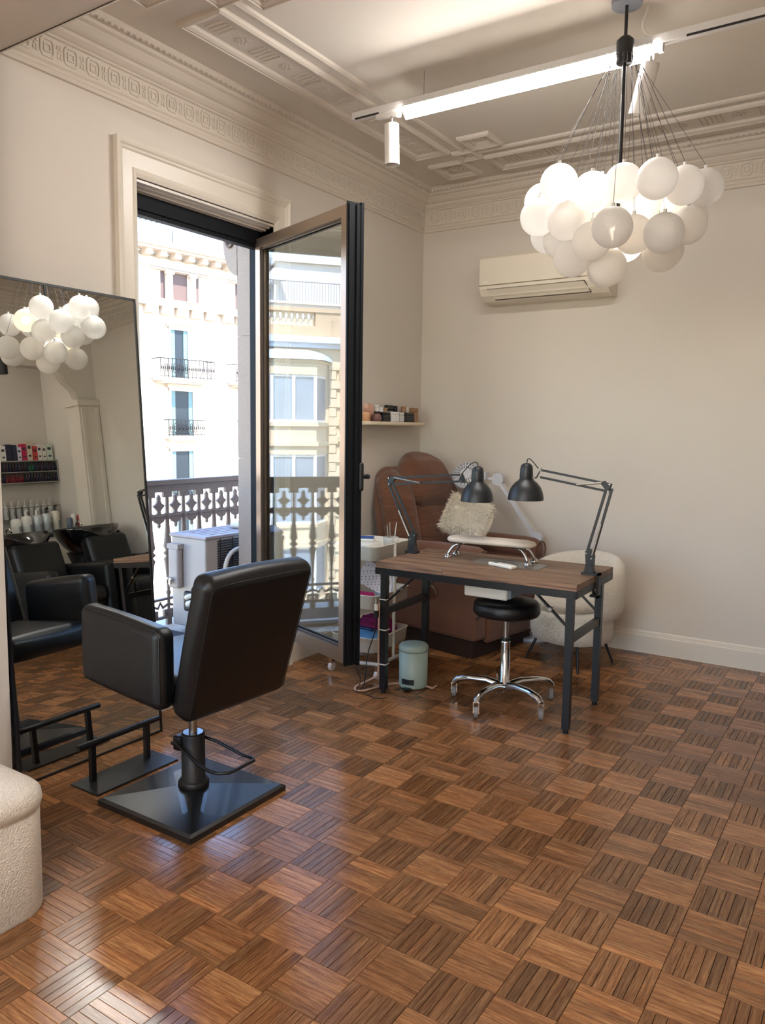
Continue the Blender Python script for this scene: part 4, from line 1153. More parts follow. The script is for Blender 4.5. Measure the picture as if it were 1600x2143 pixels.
# ---- architect lamps
def desk_lamp(base, elbow, tip, head, rim_r, lab, side, ex):
    """all points in the lamp's own plane (x, z) at y = base.y; side = +1 when the head is to the right"""
    bx, by = base
    t = thing('desk_lamp', lab, 'lamp', (bx, by, TZT))
    lp = lambda p, y=0.0: Vector((p[0] - bx, y, p[1] - TZT))
    lm = mat('lamp_black', S(30, 32, 35), 0.42, var=0.06, vscale=15)
    b = MB(); b.box((-0.035, -0.028, 0.0), (0.035, 0.028, 0.012)).prism([(-0.024, 0.012), (0.024, 0.012), (0.016, 0.055), (-0.014, 0.055)], -0.022, 0.022, 'y')
    b.build('clamp_block', lm, t)
    o1 = ex - side * 0.004; o2 = ex - side * 0.016; o3 = ex + side * 0.03
    b = MB(); b.box((min(o1, o2), -0.02, -0.115), (max(o1, o2), 0.02, 0.012)).box((min(o2, o3), -0.02, -0.115), (max(o2, o3), 0.02, -0.104)).box((min(o2, 0), -0.02, 0.001), (max(o2, 0), 0.02, 0.012))
    b.cyl((ex + side * 0.018, 0, -0.104), (ex + side * 0.018, 0, -0.071), 0.006)
    b.build('clamp_jaw', lm, t)
    z0 = 0.075
    MB().prism([(-0.022 * side, 0.045), (0.018 * side, 0.045), (0.024 * side, 0.12), (0.0, 0.135), (-0.024 * side, 0.10)], -0.012, 0.012, 'y').build('pivot_plate', lm, t, auto=True)
    E_ = lp(elbow); T_ = lp(tip)
    p0a, p0b = Vector((-0.010 * side, 0, 0.085)), Vector((0.018 * side, 0, 0.11))
    off = Vector((0.020 * side, 0, 0.026))
    low = MB()
    low_d = (E_ - p0a)
    nrm = Vector((low_d.z, 0, -low_d.x)).normalized() * 0.014 * side
    MB().bar(p0a, E_ - nrm, 0.012).build('lower_arm', lm, t)
    MB().bar(p0b, E_ + nrm, 0.012).build('lower_arm', lm, t)
    ud = (T_ - E_); un = Vector((-ud.z, 0, ud.x)).normalized() * 0.019
    if un.z < 0: un = -un
    MB().bar(E_ + un, T_ + un, 0.011).build('upper_arm', lm, t)
    MB().bar(E_ - un * 1.0 + ud.normalized() * 0.02, T_ - un, 0.011).build('upper_arm', lm, t)
    tri = MB()
    for y in (-0.008, 0.008):
        tri.add([E_ + un * 1.2 - ud.normalized() * 0.01 + Vector((0, y, 0)), E_ - un * 1.5 + Vector((0, y, 0)), E_ + un * 1.1 + ud.normalized() * 0.055 + Vector((0, y, 0)),
                 E_ + un * 1.0 + Vector((0, y + 0.003, 0)), E_ - un * 1.3 + Vector((0, y + 0.003, 0)), E_ + un * 0.9 + ud.normalized() * 0.05 + Vector((0, y + 0.003, 0))], [(0, 1, 2), (3, 5, 4), (0, 2, 5, 3), (1, 0, 3, 4), (2, 1, 4, 5)])
    tri.build('elbow_plate', lm, t)
    for p_ in (E_ + un, E_ - un, T_ + un, T_ - un, p0a, p0b):
        MB().cyl(p_ - Vector((0, 0.013, 0)), p_ + Vector((0, 0.013, 0)), 0.0045, seg=8).build('pivot_bolt', steel_m, t)
    # springs
    MB().tube([p0a.lerp(E_ - nrm, 0.05) - Vector((0, 0.012, 0)), p0a.lerp(E_ - nrm, 0.5) - Vector((0, 0.012, 0))], 0.0055).build('spring', steel_m, t)
    MB().tube([E_ + un + ud.normalized() * 0.04 - Vector((0, 0.012, 0)), E_ - un + ud * 0.45 - Vector((0, 0.012, 0))], 0.0055).build('spring', steel_m, t)
    # head
    hx, hz = head
    hp = lp((hx, hz))
    MB().prism([(T_.x - 0.022, T_.z - 0.025), (T_.x + 0.030 * side, T_.z - 0.028), (T_.x + 0.002, T_.z + 0.03)], -0.006, 0.006, 'y').build('head_plate', lm, t, auto=True)
    MB().cyl(T_ + Vector((0.02 * side, 0, -0.02)), Vector((hp.x - 0.03 * side, 0, T_.z - 0.025)), 0.005).build('head_stud', steel_m, t)
    prof = [(rim_r, 0.0), (rim_r * 0.985, 0.018), (rim_r * 0.93, 0.042), (rim_r * 0.82, 0.068), (rim_r * 0.62, 0.092), (rim_r * 0.42, 0.106), (rim_r * 0.40, 0.112)]
    sh = MB().lathe(prof, (hp.x, 0, hp.z), 32).lathe([(r * 0.985, z - 0.0015) for r, z in prof][::-1], (hp.x, 0, hp.z), 32)
    sh.build('lamp_shade', lm, t)
    MB().lathe([(0.034, 0.108), (0.036, 0.125), (0.034, 0.165), (0.030, 0.185), (0.018, 0.196), (0.0, 0.198)], (hp.x, 0, hp.z), 20).build('lamp_socket', lm, t)
    MB().ball((hp.x, 0, hp.z + 0.06), 0.028, 12, 8).build('bulb', mat('off_bulb', S(230, 228, 220), 0.3), t)
    cb = bez((hp.x, 0, hp.z + 0.195), (hp.x + 0.0 * side, 0, hp.z + 0.27), (hp.x - 0.08 * side, -0.03, hp.z + 0.16), (T_.x + 0.01 * side, -0.01, T_.z + 0.03))
    MB().tube(cb, 0.0028, 6).tube(bez((E_.x + 0.05 * (1 if ud.x > 0 else -1), 0, E_.z + 0.02), (E_.x, 0, E_.z + 0.05), (E_.x - 0.03, 0, E_.z + 0.02), (E_.x - 0.005, 0, E_.z - 0.02)), 0.0025, 6).build('lamp_cable', satin_m, t)
    return t
desk_lamp((-2.385, 3.965), (-2.555, 1.185), (-2.065, 1.225), (-1.965, 1.098), 0.093, 'black desk lamp clamped at the left end of the table', 1, -0.017)
desk_lamp((-1.29, 3.93), (-1.205, 1.215), (-1.575, 1.272), (-1.657, 1.128), 0.096, 'black desk lamp clamped at the right end of the table', -1, 0.042)

# ---- padded hand rest
hr = thing('hand_rest', 'beige padded hand rest on four curved chrome legs', 'hand rest', (-1.905, 4.035, TZT), R(4))
b = MB(); slab(b, [(0.03, 0.088), (0.008, 0.092), (0.0, 0.100), (0.0, 0.108), (0.008, 0.118), (0.03, 0.124), (0.055, 0.126)], -0.265, 0.265, -0.075, 0.075, 0.072)
b.build('cushion', mat('beige_leatherette', S(205, 192, 176), 0.5, var=0.04), hr)
for sx in (-1, 1):
    MB().box((sx * 0.19 - 0.04, -0.055, 0.082), (sx * 0.19 + 0.04, 0.055, 0.090)).build('mounting_plate', chrome_m, hr)
    for sy in (-1, 1):
        f_ = MB().tube(bez((sx * 0.165, sy * 0.035, 0.086), (sx * 0.215, sy * 0.045, 0.078), (sx * 0.225, sy * 0.055, 0.05), (sx * 0.24, sy * 0.058, 0.018)), 0.008, 8).build('leg', chrome_m, hr)
        MB().lathe([(0, 0.026), (0.010, 0.024), (0.019, 0.012), (0.023, 0.004), (0.023, 0), (0, 0)], (sx * 0.242, sy * 0.058, 0), 14).build('foot', chrome_m, f_)
rm = thing('remote_control', 'small white remote control lying on the table', 'remote', (-1.745, 3.848, TZT + 0.0005), R(-20))
MB().rbox((-0.088, -0.024, 0.0), (0.088, 0.024, 0.019), 0.008, 3).build('remote_body', wplastic_m, rm)
MB().box((-0.075, -0.016, 0.0185), (-0.030, 0.016, 0.0195)).build('display', mat('lcd', S(120, 124, 118), 0.2), rm)
for k in range(3): MB().box((-0.018 + k * 0.014, -0.012, 0.0185), (-0.010 + k * 0.014, 0.010, 0.0200)).build('button', mat('grey_button', S(200, 198, 192), 0.5), rm)

# ---- rolling stool
stl = thing('rolling_stool', 'round black rolling stool with a chrome five-star base', 'stool', (-1.715, 3.855, 0))
MB().lathe([(0, 0.585), (0.10, 0.584), (0.165, 0.578), (0.180, 0.562), (0.182, 0.520), (0.172, 0.505), (0.0, 0.500)], seg=36).build('seat', leather_m, stl, auto=True)
MB().box((-0.09, -0.09, 0.485), (0.09, 0.09, 0.500)).build('seat_plate', black_m, stl)
MB().cyl((0, 0, 0.36), (0, 0, 0.49), 0.014, seg=14).build('gas_rod', steel_m, stl)
MB().lathe([(0.020, 0.36), (0.026, 0.355), (0.026, 0.345), (0.026, 0.13), (0.034, 0.125), (0.034, 0.06), (0.018, 0.045), (0, 0.045)], seg=20).build('gas_column', chrome_m, stl)
MB().cyl((0, 0, 0.355), (0, 0, 0.372), 0.026, seg=18).build('column_collar', satin_m, stl)
MB().tube([(-0.03, 0.0, 0.482), (-0.14, -0.02, 0.478), (-0.17, -0.025, 0.45)], 0.006).build('height_lever', black_m, stl)
for k in range(5):
    a = R(192 + 72 * k); d = Vector((math.cos(a), math.sin(a), 0))
    l_ = MB().tube([d * 0.02 + Vector((0, 0, 0.100)), d * 0.10 + Vector((0, 0, 0.122)), d * 0.20 + Vector((0, 0, 0.122)), d * 0.262 + Vector((0, 0, 0.108)), d * 0.284 + Vector((0, 0, 0.086))], 0.015, 10, rads=[0.026, 0.022, 0.020, 0.021, 0.019])
    sp = l_.build('star_leg', chrome_m, stl)
    c = d * 0.285
    s_ = Vector((math.cos(R(25)), math.sin(R(25)), 0)); d = Vector((-s_.y, s_.x, 0))
    MB().bar(c + s_ * 0.014 + Vector((0, 0, 0.085)), c + s_ * 0.014 + Vector((0, 0, 0.026)), 0.005, 0.026, up=d).bar(c - s_ * 0.014 + Vector((0, 0, 0.085)), c - s_ * 0.014 + Vector((0, 0, 0.026)), 0.005, 0.026, up=d).bar(c + s_ * 0.016 + Vector((0, 0, 0.084)), c - s_ * 0.016 + Vector((0, 0, 0.084)), 0.022, 0.006).build('caster_fork', chrome_m, sp)
    MB().cyl(c + s_ * 0.010 + Vector((0, 0, 0.0315)), c - s_ * 0.010 + Vector((0, 0, 0.0315)), 0.0312, seg=18).build('caster_wheel', mat('grey_rubber', S(128, 124, 122), 0.5), sp)

# ---- pedal bin
pb = thing('pedal_bin', 'small pale green pedal bin standing behind the table leg', 'bin', (-2.275, 3.815, 0), R(-8))
bin_m = mat('pale_green_enamel', S(154, 172, 162), 0.4, var=0.04)
MB().lathe([(0, 0.004), (0.080, 0.004), (0.083, 0.012), (0.084, 0.225), (0, 0.225)], seg=36).build('bin_body', bin_m, pb, auto=True)
MB().lathe([(0.085, 0.222), (0.087, 0.228), (0.086, 0.244), (0.078, 0.254), (0.06, 0.258), (0, 0.260)], seg=36).build('bin_lid', bin_m, pb)
MB().lathe([(0.0845, 0.216), (0.0855, 0.219), (0.0845, 0.222)], seg=36).build('lid_seam', mat('seam_green', S(110, 132, 128), 0.5), pb)
b = MB()
for k in range(9):
    a0, a1 = R(-102 + k * 6), R(-96 + k * 6)
    for (z0, z1) in ((0.030, 0.062),):
        b.add([(0.0848 * math.cos(a0), 0.0848 * math.sin(a0), z0), (0.0848 * math.cos(a1), 0.0848 * math.sin(a1), z0), (0.0848 * math.cos(a1), 0.0848 * math.sin(a1), z1), (0.0848 * math.cos(a0), 0.0848 * math.sin(a0), z1)], [(0, 1, 2, 3)])
b.build('pedal_recess', satin_m, pb)
MB().box((0.005, -0.112, 0.008), (0.050, -0.075, 0.014)).build('pedal', satin_m, pb)
# ================================================================ far corner: recliner, armchair, trolley, wall things
# ---- brown recliner
sued = bpy.data.materials.new('brown_suede'); sued.use_nodes = True
nt = sued.node_tree; p = nt.nodes['Principled BSDF']; N = nt.nodes.new; L = nt.links.new
tc = N('ShaderNodeTexCoord'); nz = N('ShaderNodeTexNoise'); nz.inputs['Scale'].default_value = 7; nz.inputs['Detail'].default_value = 5
L(tc.outputs['Object'], nz.inputs['Vector'])
cr = N('ShaderNodeValToRGB'); cr.color_ramp.elements[0].position = 0.3; cr.color_ramp.elements[0].color = S(88, 52, 34); cr.color_ramp.elements[1].position = 0.75; cr.color_ramp.elements[1].color = S(112, 70, 46)
L(nz.outputs['Fac'], cr.inputs['Fac']); L(cr.outputs[0], p.inputs['Base Color']); p.inputs['Roughness'].default_value = 0.85; p.inputs['Sheen Weight'].default_value = 0.25
mp_ = N('ShaderNodeMapping'); mp_.inputs['Scale'].default_value = (5, 5, 20); L(tc.outputs['Object'], mp_.inputs['Vector'])
nw = N('ShaderNodeTexNoise'); nw.inputs['Scale'].default_value = 1.0; nw.inputs['Detail'].default_value = 2; nw.inputs['Distortion'].default_value = 0.5
L(mp_.outputs[0], nw.inputs['Vector'])
bp = N('ShaderNodeBump'); bp.inputs['Strength'].default_value = 0.8; bp.inputs['Distance'].default_value = 0.02; L(nw.outputs['Fac'], bp.inputs['Height']); L(bp.outputs[0], p.inputs['Normal'])
sued2 = mat('brown_suede_plain', S(106, 68, 50), 0.88, var=0.12, vscale=8, sheen=0.2)
rc = thing('recliner_armchair', 'padded brown suede recliner armchair in the far corner', 'armchair', (-2.53, 4.90, 0), R(-10))
MB().box((-0.38, -0.34, 0.0), (0.36, 0.34, 0.14)).build('base_frame', mat('recliner_base', S(48, 34, 28), 0.7), rc)
for sy in (-1, 1):
    b = MB(); b.rbox((-0.42, sy * 0.335 - 0.065, 0.13), (0.42, sy * 0.335 + 0.065, 0.64), 0.03, 3); b.build('side_panel', sued2, rc)
    b = MB(); b.rbox((-0.36, sy * 0.34 - 0.085, 0.585), (0.43, sy * 0.34 + 0.085, 0.745), 0.075, 5)
    for v in b.v: v.z -= 0.03 * max(0, -v.x) / 0.4
    am = b.build('arm_pad', sued2, rc)
    MB().tube([(0.425, sy * 0.34 + 0.066 * math.cos(a), 0.663 + 0.062 * math.sin(a)) for a in [2 * PI * j / 20 for j in range(20)]], 0.006, 6, True).build('piping', sued2, am)
MB().rbox((-0.30, -0.27, 0.36), (0.42, 0.27, 0.53), 0.06, 4, puff=0.02).build('seat_cushion', sued, rc)
MB().rbox((0.37, -0.27, 0.10), (0.43, 0.27, 0.42), 0.03, 3).build('footrest_panel', sued2, rc)
tilt = Matrix.Translation((-0.30, 0, 0.42)) @ Matrix.Rotation(R(-13), 4, 'Y')
b = MB().rbox((-0.14, -0.385, -0.10), (0.0, 0.385, 0.84), 0.068, 5)
for v in b.v:                      # rounded top corners
    if v.z > 0.5: v.y *= 1 - 0.30 * ((v.z - 0.5) / 0.34) ** 2.2
b.v = [tilt @ v for v in b.v]
b.build('back_shell', sued2, rc)
b = MB().rbox((-0.02, -0.20, 0.05), (0.11, 0.20, 0.58), 0.06, 5, M=tilt, puff=0.03); b.build('lumbar_cushion', sued, rc)
b = MB().rbox((-0.03, -0.215, 0.50), (0.165, 0.27, 0.905), 0.095, 7, puff=0.03)
for v in b.v:
    k = max(0.0, (v.z - 0.66) / 0.25); v.y = 0.03 + (v.y - 0.03) * (1 - 0.38 * k * k); v.x -= 0.05 * k * k
    k = max(0.0, (0.60 - v.z) / 0.12); v.y = 0.03 + (v.y - 0.03) * (1 - 0.18 * min(1, k) ** 2)
b.v = [tilt @ v for v in b.v]
b.build('headrest', sued, rc)
for sy in (-1, 1):
    b = MB().rbox((-0.08, -0.125, 0.02), (0.145, 0.125, 0.80), 0.105, 7, puff=0.02)
    for v in b.v:
        k = max(0.0, (v.z - 0.52) / 0.30); v.x -= 0.09 * k * k; v.y -= sy * 0.05 * k * k
        k = max(0.0, (0.2 - v.z) / 0.2); v.x -= 0.05 * k
        v.y += sy * 0.262
    b.v = [tilt @ v for v in b.v]
    b.build('back_bolster', sued, rc)
b = MB(); b.tube([(0.02, -0.405, 0.40), (0.03, -0.418, 0.44), (0.06, -0.42, 0.46), (0.09, -0.418, 0.44), (0.10, -0.405, 0.40)], 0.008); b.build('recline_lever', mat('bronze_lever', S(120, 104, 84), 0.35, 0.6), rc)
# ---- fluffy cushion on the recliner
fur_m = mat('cream_sheepskin', S(246, 236, 218), 0.9, var=0.08, vscale=25, sheen=0.4)
fc = thing('sheepskin_cushion', 'fluffy cream sheepskin cushion leaning on the brown recliner', 'cushion', (-2.47, 4.84, 0.72), R(14))
FM = Matrix.Translation((0.0, 0.0, 0.165)) @ Matrix.Rotation(R(-24), 4, 'X') @ Matrix.Rotation(R(16), 4, 'Y')
MB().rbox((-0.148, -0.055, -0.128), (0.148, 0.055, 0.128), 0.05, 4, M=FM, puff=0.03).build('cushion_body', fur_m, fc)
b = MB(); fr_ = random.Random(8)
for k in range(4200):
    face = fr_.random()
    x, z = fr_.uniform(-0.148, 0.148), fr_.uniform(-0.128, 0.128)
    if face < 0.72: y = -0.05 - 0.03 * (1 - (x / 0.148) ** 2) * (1 - (z / 0.128) ** 2); n_ = Vector((x * 1.5, -0.6, z * 1.5))
    elif face < 0.86: x = 0.144 * fr_.choice((-1, 1)); y = fr_.uniform(-0.05, 0.05); n_ = Vector((x * 6, -0.2, z))
    else: z = 0.124 * fr_.choice((-1, 1)); y = fr_.uniform(-0.05, 0.05); n_ = Vector((x, -0.2, z * 6))
    c = Vector((x, y, z))
    sw = Vector((x * 2.2 + 0.3, -0.2, z * 1.2 - 0.25)) + Vector((fr_.uniform(-.35, .35), fr_.uniform(-.2, .2), fr_.uniform(-.35, .35)))
    d1 = (n_.normalized() * 0.6 + sw * 0.8).normalized(); d2 = (d1 + sw * 0.9 + Vector((0, 0, -0.3))).normalized()
    Ln = fr_.uniform(0.022, 0.042); sd_ = d1.cross(n_).normalized() * fr_.uniform(0.0016, 0.003)
    if sd_.length < 1e-6: continue
    a, m_, e_ = c, c + d1 * Ln * 0.55, c + d1 * Ln * 0.55 + d2 * Ln * 0.5
    b.add([FM @ (a - sd_), FM @ (a + sd_), FM @ (m_ + sd_ * 0.8), FM @ (m_ - sd_ * 0.8), FM @ e_], [(0, 1, 2, 3), (3, 2, 4)], True)
b.build('fleece', fur_m, fc, kind='stuff')

# ---- white boucle tub chair
bw = mat('white_boucle', S(226, 216, 200), 0.95, var=0.12, vscale=60, bump=1.0, bscale=110, sheen=0.35)
tc_ = thing('tub_chair', 'white fluffy tub chair with thin black legs behind the stool', 'chair', (-1.69, 4.86, 0), R(-18)); tc_.scale = (0.88, 0.88, 0.98)
b = MB(); slab(b, [(0.08, 0.15), (0.02, 0.165), (0.0, 0.22), (0.0, 0.33), (0.012, 0.36), (0.05, 0.375)], -0.29, 0.29, -0.30, 0.26, 0.25); b.build('seat_shell', bw, tc_)
b = MB(); slab(b, [(0.05, 0.37), (0.012, 0.382), (0.0, 0.41), (0.012, 0.44), (0.06, 0.455), (0.14, 0.460)], -0.25, 0.25, -0.30, 0.20, 0.22); b.build('seat_cushion', bw, tc_)
b = MB()
arcp = [(0.30 * math.cos(a), 0.02 + 0.28 * math.sin(a), 0.56 + 0.06 * math.sin(max(0, a)) ) for a in [R(-22 + 224 * k / 22) for k in range(23)]]
n0 = len(arcp); rg = []
for i, q in enumerate(arcp):
    a = R(-22 + 224 * i / 22); e_ = min(1.0, min(i, n0 - 1 - i) / 2.5 + 0.35)
    o_ = Vector((math.cos(a), math.sin(a), 0))
    top = 0.66 + 0.06 * math.sin(max(0.0, min(PI, a)))
    sec = [(-0.05, 0.34), (0.03, 0.33), (0.055, 0.40), (0.06, 0.52), (0.05, top - 0.04), (0.015, top), (-0.03, top - 0.005), (-0.055, top - 0.06), (-0.06, 0.48)]
    rg.append([Vector((q[0], q[1], 0)) + o_ * s0 * e_ + Vector((0, 0, 0.34 + (z0 - 0.34) * (0.9 + 0.1 * e_))) for s0, z0 in sec])
k = len(rg[0]); fs = []
for i in range(n0 - 1): fs += [(i * k + j, i * k + (j + 1) % k, (i + 1) * k + (j + 1) % k, (i + 1) * k + j) for j in range(k)]
b.add([v for r_ in rg for v in r_], fs, True); b.add(rg[0], [list(range(k))]); b.add(rg[-1], [list(range(k))[::-1]])
b.build('curved_back', bw, tc_, auto=True)
b = MB()
for k in range(2600):        # long pile round the lower shell
    a = fr_.uniform(0, 2 * PI); z = fr_.uniform(0.20, 0.36)
    c = Vector((0.292 * math.cos(a), -0.02 + 0.283 * math.sin(a), z)); o_ = Vector((math.cos(a), math.sin(a), 0))
    t_ = Vector((-o_.y, o_.x, 0)) * fr_.uniform(0.002, 0.004)
    e_ = c + o_ * fr_.uniform(0.008, 0.02) + Vector((fr_.uniform(-.01, .01), fr_.uniform(-.01, .01), fr_.uniform(-0.02, 0.004)))
    b.add([c - t_, c + t_, e_], [(0, 1, 2)], True)
b.build('pile', bw, tc_, kind='stuff')
for x, y in ((-0.20, -0.20), (0.20, -0.20), (-0.18, 0.17), (0.18, 0.17)):
    MB().cyl((x * 0.8, y * 0.8, 0.22), (x * 1.2, y * 1.2, 0.0), 0.013, 0.008, 10).build('leg', black_m, tc_)

# ---- white magnifier lamp on an articulated arm
wl_m = mat('lamp_white', S(196, 197, 203), 0.4, var=0.03)
wl = thing('floor_magnifier_lamp', 'white articulated floor lamp standing against the back wall', 'lamp', (-2.10, 5.20, 0))
J1, J2, HD = Vector((-0.31, 0, 1.143)), Vector((0, 0, 0.735)), Vector((-0.545, -0.05, 1.165))
MB().lathe([(0, 0.03), (0.10, 0.028), (0.11, 0.02), (0.11, 0), (0, 0)], (0, 0, 0), 20).build('floor_base', wl_m, wl, auto=True)
MB().cyl((0, 0, 0.02), (0, 0, 0.73), 0.012).build('stand_pole', wl_m, wl)
MB().bar(J2, J1, 0.050, 0.020).build('arm_bar', wl_m, wl)
MB().bar(J2 + Vector((0, -0.011, 0)), J1 + Vector((0, -0.011, 0)), 0.006, 0.004).build('arm_groove', mat('groove_grey', S(150, 152, 156), 0.5), wl)
for J in (J1, J2): MB().cyl(J - Vector((0, 0.022, 0)), J + Vector((0, 0.022, 0)), 0.046, seg=22).cyl(J - Vector((0, 0.026, 0)), J - Vector((0, 0.02, 0)), 0.012, seg=14).build('joint', wl_m, wl)
MB().bar(J1, HD + Vector((0.08, 0, -0.01)), 0.026, 0.016).box(tuple(HD + Vector((0.10, -0.03, -0.02))), tuple(HD + Vector((0.17, 0.02, 0.03)))).build('head_bracket', wl_m, wl)
hm = Matrix.Translation(HD) @ Matrix.Rotation(R(20), 4, 'Y') @ Matrix.Rotation(R(58), 4, 'X')
MB().lathe([(0, 0.03), (0.07, 0.028), (0.105, 0.012), (0.112, -0.006), (0.104, -0.02), (0, -0.02)], (0, 0, 0), 26, M=hm).build('lamp_head', wl_m, wl, auto=True)
b = MB()
for k in range(22):
    a = k * 2 * PI / 22
    b.bar(hm @ Vector((0.045 * math.cos(a), 0.045 * math.sin(a), 0.031)), hm @ Vector((0.092 * math.cos(a), 0.092 * math.sin(a), 0.021)), 0.005, 0.003)
b.build('vent_slot', mat('vent_dark', S(70, 70, 72), 0.6), wl, kind='stuff')

# ---- wall shelf and cosmetics
sh = tag(slab(MB(), [(0.004, 1.524), (0.0, 1.528), (0.0, 1.544), (0.004, 1.549)], XL, -3.03, 4.42, 5.22, 0.05).build('wall_shelf', mat('shelf_cream', S(222, 206, 182), 0.45, var=0.03)), 'short cream wall shelf with rounded corners near the corner', 'shelf')
SX = -3.085
def bottle(name, prof, y, m_, lab, cat, cap=None, capm=None, dx=0.0, grp='cosmetics on the wall shelf', seg=14, z=1.549):
    t = thing(name, lab, cat, (SX + dx, y, z), group=grp)
    MB().lathe([(0, 0)] + prof + [(0, prof[-1][1])], seg=seg).build('body', m_, t, auto=True)
    if cap: MB().lathe([(0, cap[1]), (cap[0], cap[1]), (cap[0], cap[2]), (0, cap[2])], seg=seg).build('cap', capm, t, auto=True)
    return t
peach = mat('peach_glass', S(222, 168, 128), 0.25, var=0.1); pink = mat('pink_plastic', S(206, 160, 140), 0.4, var=0.1)
blk = mat('black_plastic', S(20, 20, 24), 0.3); clr = mat('clear_plastic', S(206, 204, 200), 0.15, var=0.06)
wht = mat('white_jar', S(232, 230, 228), 0.35, var=0.03); gold = mat('gold_tube', S(160, 124, 92), 0.35, 0.3, var=0.2, vscale=60)
bottle('nail_oil_bottle', [(0.026, 0), (0.028, 0.05), (0.026, 0.060), (0.018, 0.064)], 4.475, peach, 'peach glass bottle with ribbed cap at the left of the shelf', 'bottle', (0.018, 0.064, 0.118), pink)
bottle('lip_tube', [(0.012, 0), (0.012, 0.115)], 4.535, pink, 'slim pink tube beside the peach bottle on the shelf', 'tube', dx=-0.03)
bottle('lip_tube', [(0.012, 0), (0.012, 0.125)], 4.565, pink, 'tallest slim pink tube on the shelf', 'tube', dx=-0.03)
bottle('lip_tube', [(0.012, 0), (0.012, 0.112)], 4.595, pink, 'slim pink tube next to the clear bottles on the shelf', 'tube', dx=-0.03)
bottle('compact_jar', [(0.030, 0), (0.036, 0.02), (0.030, 0.045), (0.022, 0.055)], 4.570, mat('rose_jar', S(120, 84, 80), 0.2), 'squat dark jar with rose side in the front row of shelf', 'jar', (0.022, 0.055, 0.070), blk, dx=0.025)
bottle('clear_bottle', [(0.018, 0), (0.018, 0.10)], 4.650, clr, 'clear bottle with white top on the shelf', 'bottle', (0.016, 0.10, 0.116), wht, dx=-0.03)
bottle('clear_bottle', [(0.020, 0), (0.020, 0.105)], 4.700, clr, 'plain clear bottle behind the white jar on shelf', 'bottle', dx=-0.03)
def boxy(name, y0, y1, h, m_, lab, cat='jar', dx=0.02, d=0.03):
    t = thing(name, lab, cat, (SX + dx, (y0 + y1) / 2, 1.549), group='cosmetics on the wall shelf')
    MB().rbox((-d, -(y1 - y0) / 2, 0), (d, (y1 - y0) / 2, h * 0.72), 0.006, 2).build('jar_body', m_, t)
    MB().rbox((-d * 0.96, -(y1 - y0) / 2 * 0.97, h * 0.72), (d * 0.96, (y1 - y0) / 2 * 0.97, h), 0.005, 2).build('lid', m_, t)
    return t
boxy('cosmetic_jar', 4.615, 4.715, 0.068, blk, 'square black jar left of the white jar on the shelf')
boxy('cosmetic_jar', 4.725, 4.830, 0.072, wht, 'square white jar in the middle of the shelf')
boxy('cosmetic_jar', 4.840, 4.900, 0.070, clr, 'clear square jar between white and black jars')
boxy('cosmetic_jar', 4.915, 5.045, 0.072, blk, 'wide black jar on the right part of the shelf')
bottle('amber_bottle', [(0.02, 0), (0.02, 0.10)], 4.755, gold, 'small brown bottle behind the white jar', 'bottle', dx=-0.03)
boxy('black_carton', 4.78, 4.85, 0.122, blk, 'tall black carton behind the white jar', 'carton', dx=-0.035, d=0.02)
bottle('dropper_bottle', [(0.018, 0), (0.018, 0.06)], 4.895, clr, 'small clear bottle with tall black cap on shelf', 'bottle', (0.017, 0.06, 0.118), blk, dx=-0.03)
bottle('silver_tube', [(0.020, 0), (0.020, 0.118)], 5.02, gold, 'brown tube behind the wide black jar', 'tube', dx=-0.035)
bottle('silver_tube', [(0.020, 0), (0.020, 0.115)], 5.065, clr, 'silver tube behind the wide black jar', 'tube', dx=-0.035)
boxy('patterned_tin', 5.065, 5.135, 0.108, gold, 'brown patterned tin at the right end of the shelf', 'tin', dx=0.0, d=0.03)

# ---- air conditioner indoor unit
acn = mat('ac_cream', S(224, 214, 197), 0.35, var=0.02)
au = thing('wall_air_conditioner', 'cream wall-mounted air conditioner high on the back wall', 'air conditioner', (-2.10, YB, 2.40))
prof = [(0.0, 0.33), (-0.20, 0.325), (-0.225, 0.30), (-0.228, 0.125), (-0.222, 0.09), (-0.195, 0.045), (-0.15, 0.012), (-0.08, 0.0), (0.0, 0.0)]
MB().prism(prof, -0.46, 0.455, 'x').build('housing', acn, au, auto=True)
MB().box((-0.462, -0.231, 0.113), (0.457, -0.222, 0.118)).build('panel_gap', mat('gap_brown', S(128, 114, 94), 0.7), au)
fl = MB(); fl.add([(-0.40, -0.228, 0.085), (0.30, -0.228, 0.085), (0.33, -0.170, 0.022), (-0.36, -0.170, 0.022), (-0.40, -0.222, 0.090), (0.30, -0.222, 0.090), (0.33, -0.164, 0.027), (-0.36, -0.164, 0.027)], [(0, 1, 2, 3), (7, 6, 5, 4), (0, 4, 5, 1), (1, 5, 6, 2), (2, 6, 7, 3), (3, 7, 4, 0)]); fl.build('louvre', acn, au, auto=True)
MB().bar((-0.40, -0.2285, 0.088), (0.305, -0.2285, 0.088), 0.003).bar((-0.36, -0.168, 0.020), (0.335, -0.168, 0.020), 0.006).bar((0.305, -0.2285, 0.088), (0.335, -0.170, 0.022), 0.004).build('louvre_slot', mat('slot_dark', S(70, 60, 50), 0.7), au)
MB().box((0.375, -0.2295, 0.080), (0.400, -0.222, 0.100)).box((0.350, -0.229, 0.088), (0.366, -0.222, 0.092)).box((0.392, -0.226, 0.062), (0.410, -0.218, 0.068)).build('indicator', mat('indicator_grey', S(150, 142, 132), 0.4), au)
MB().box((-0.435, -0.2295, 0.133), (-0.395, -0.2275, 0.140)).build('badge', mat('badge_white', S(240, 238, 230), 0.4), au)
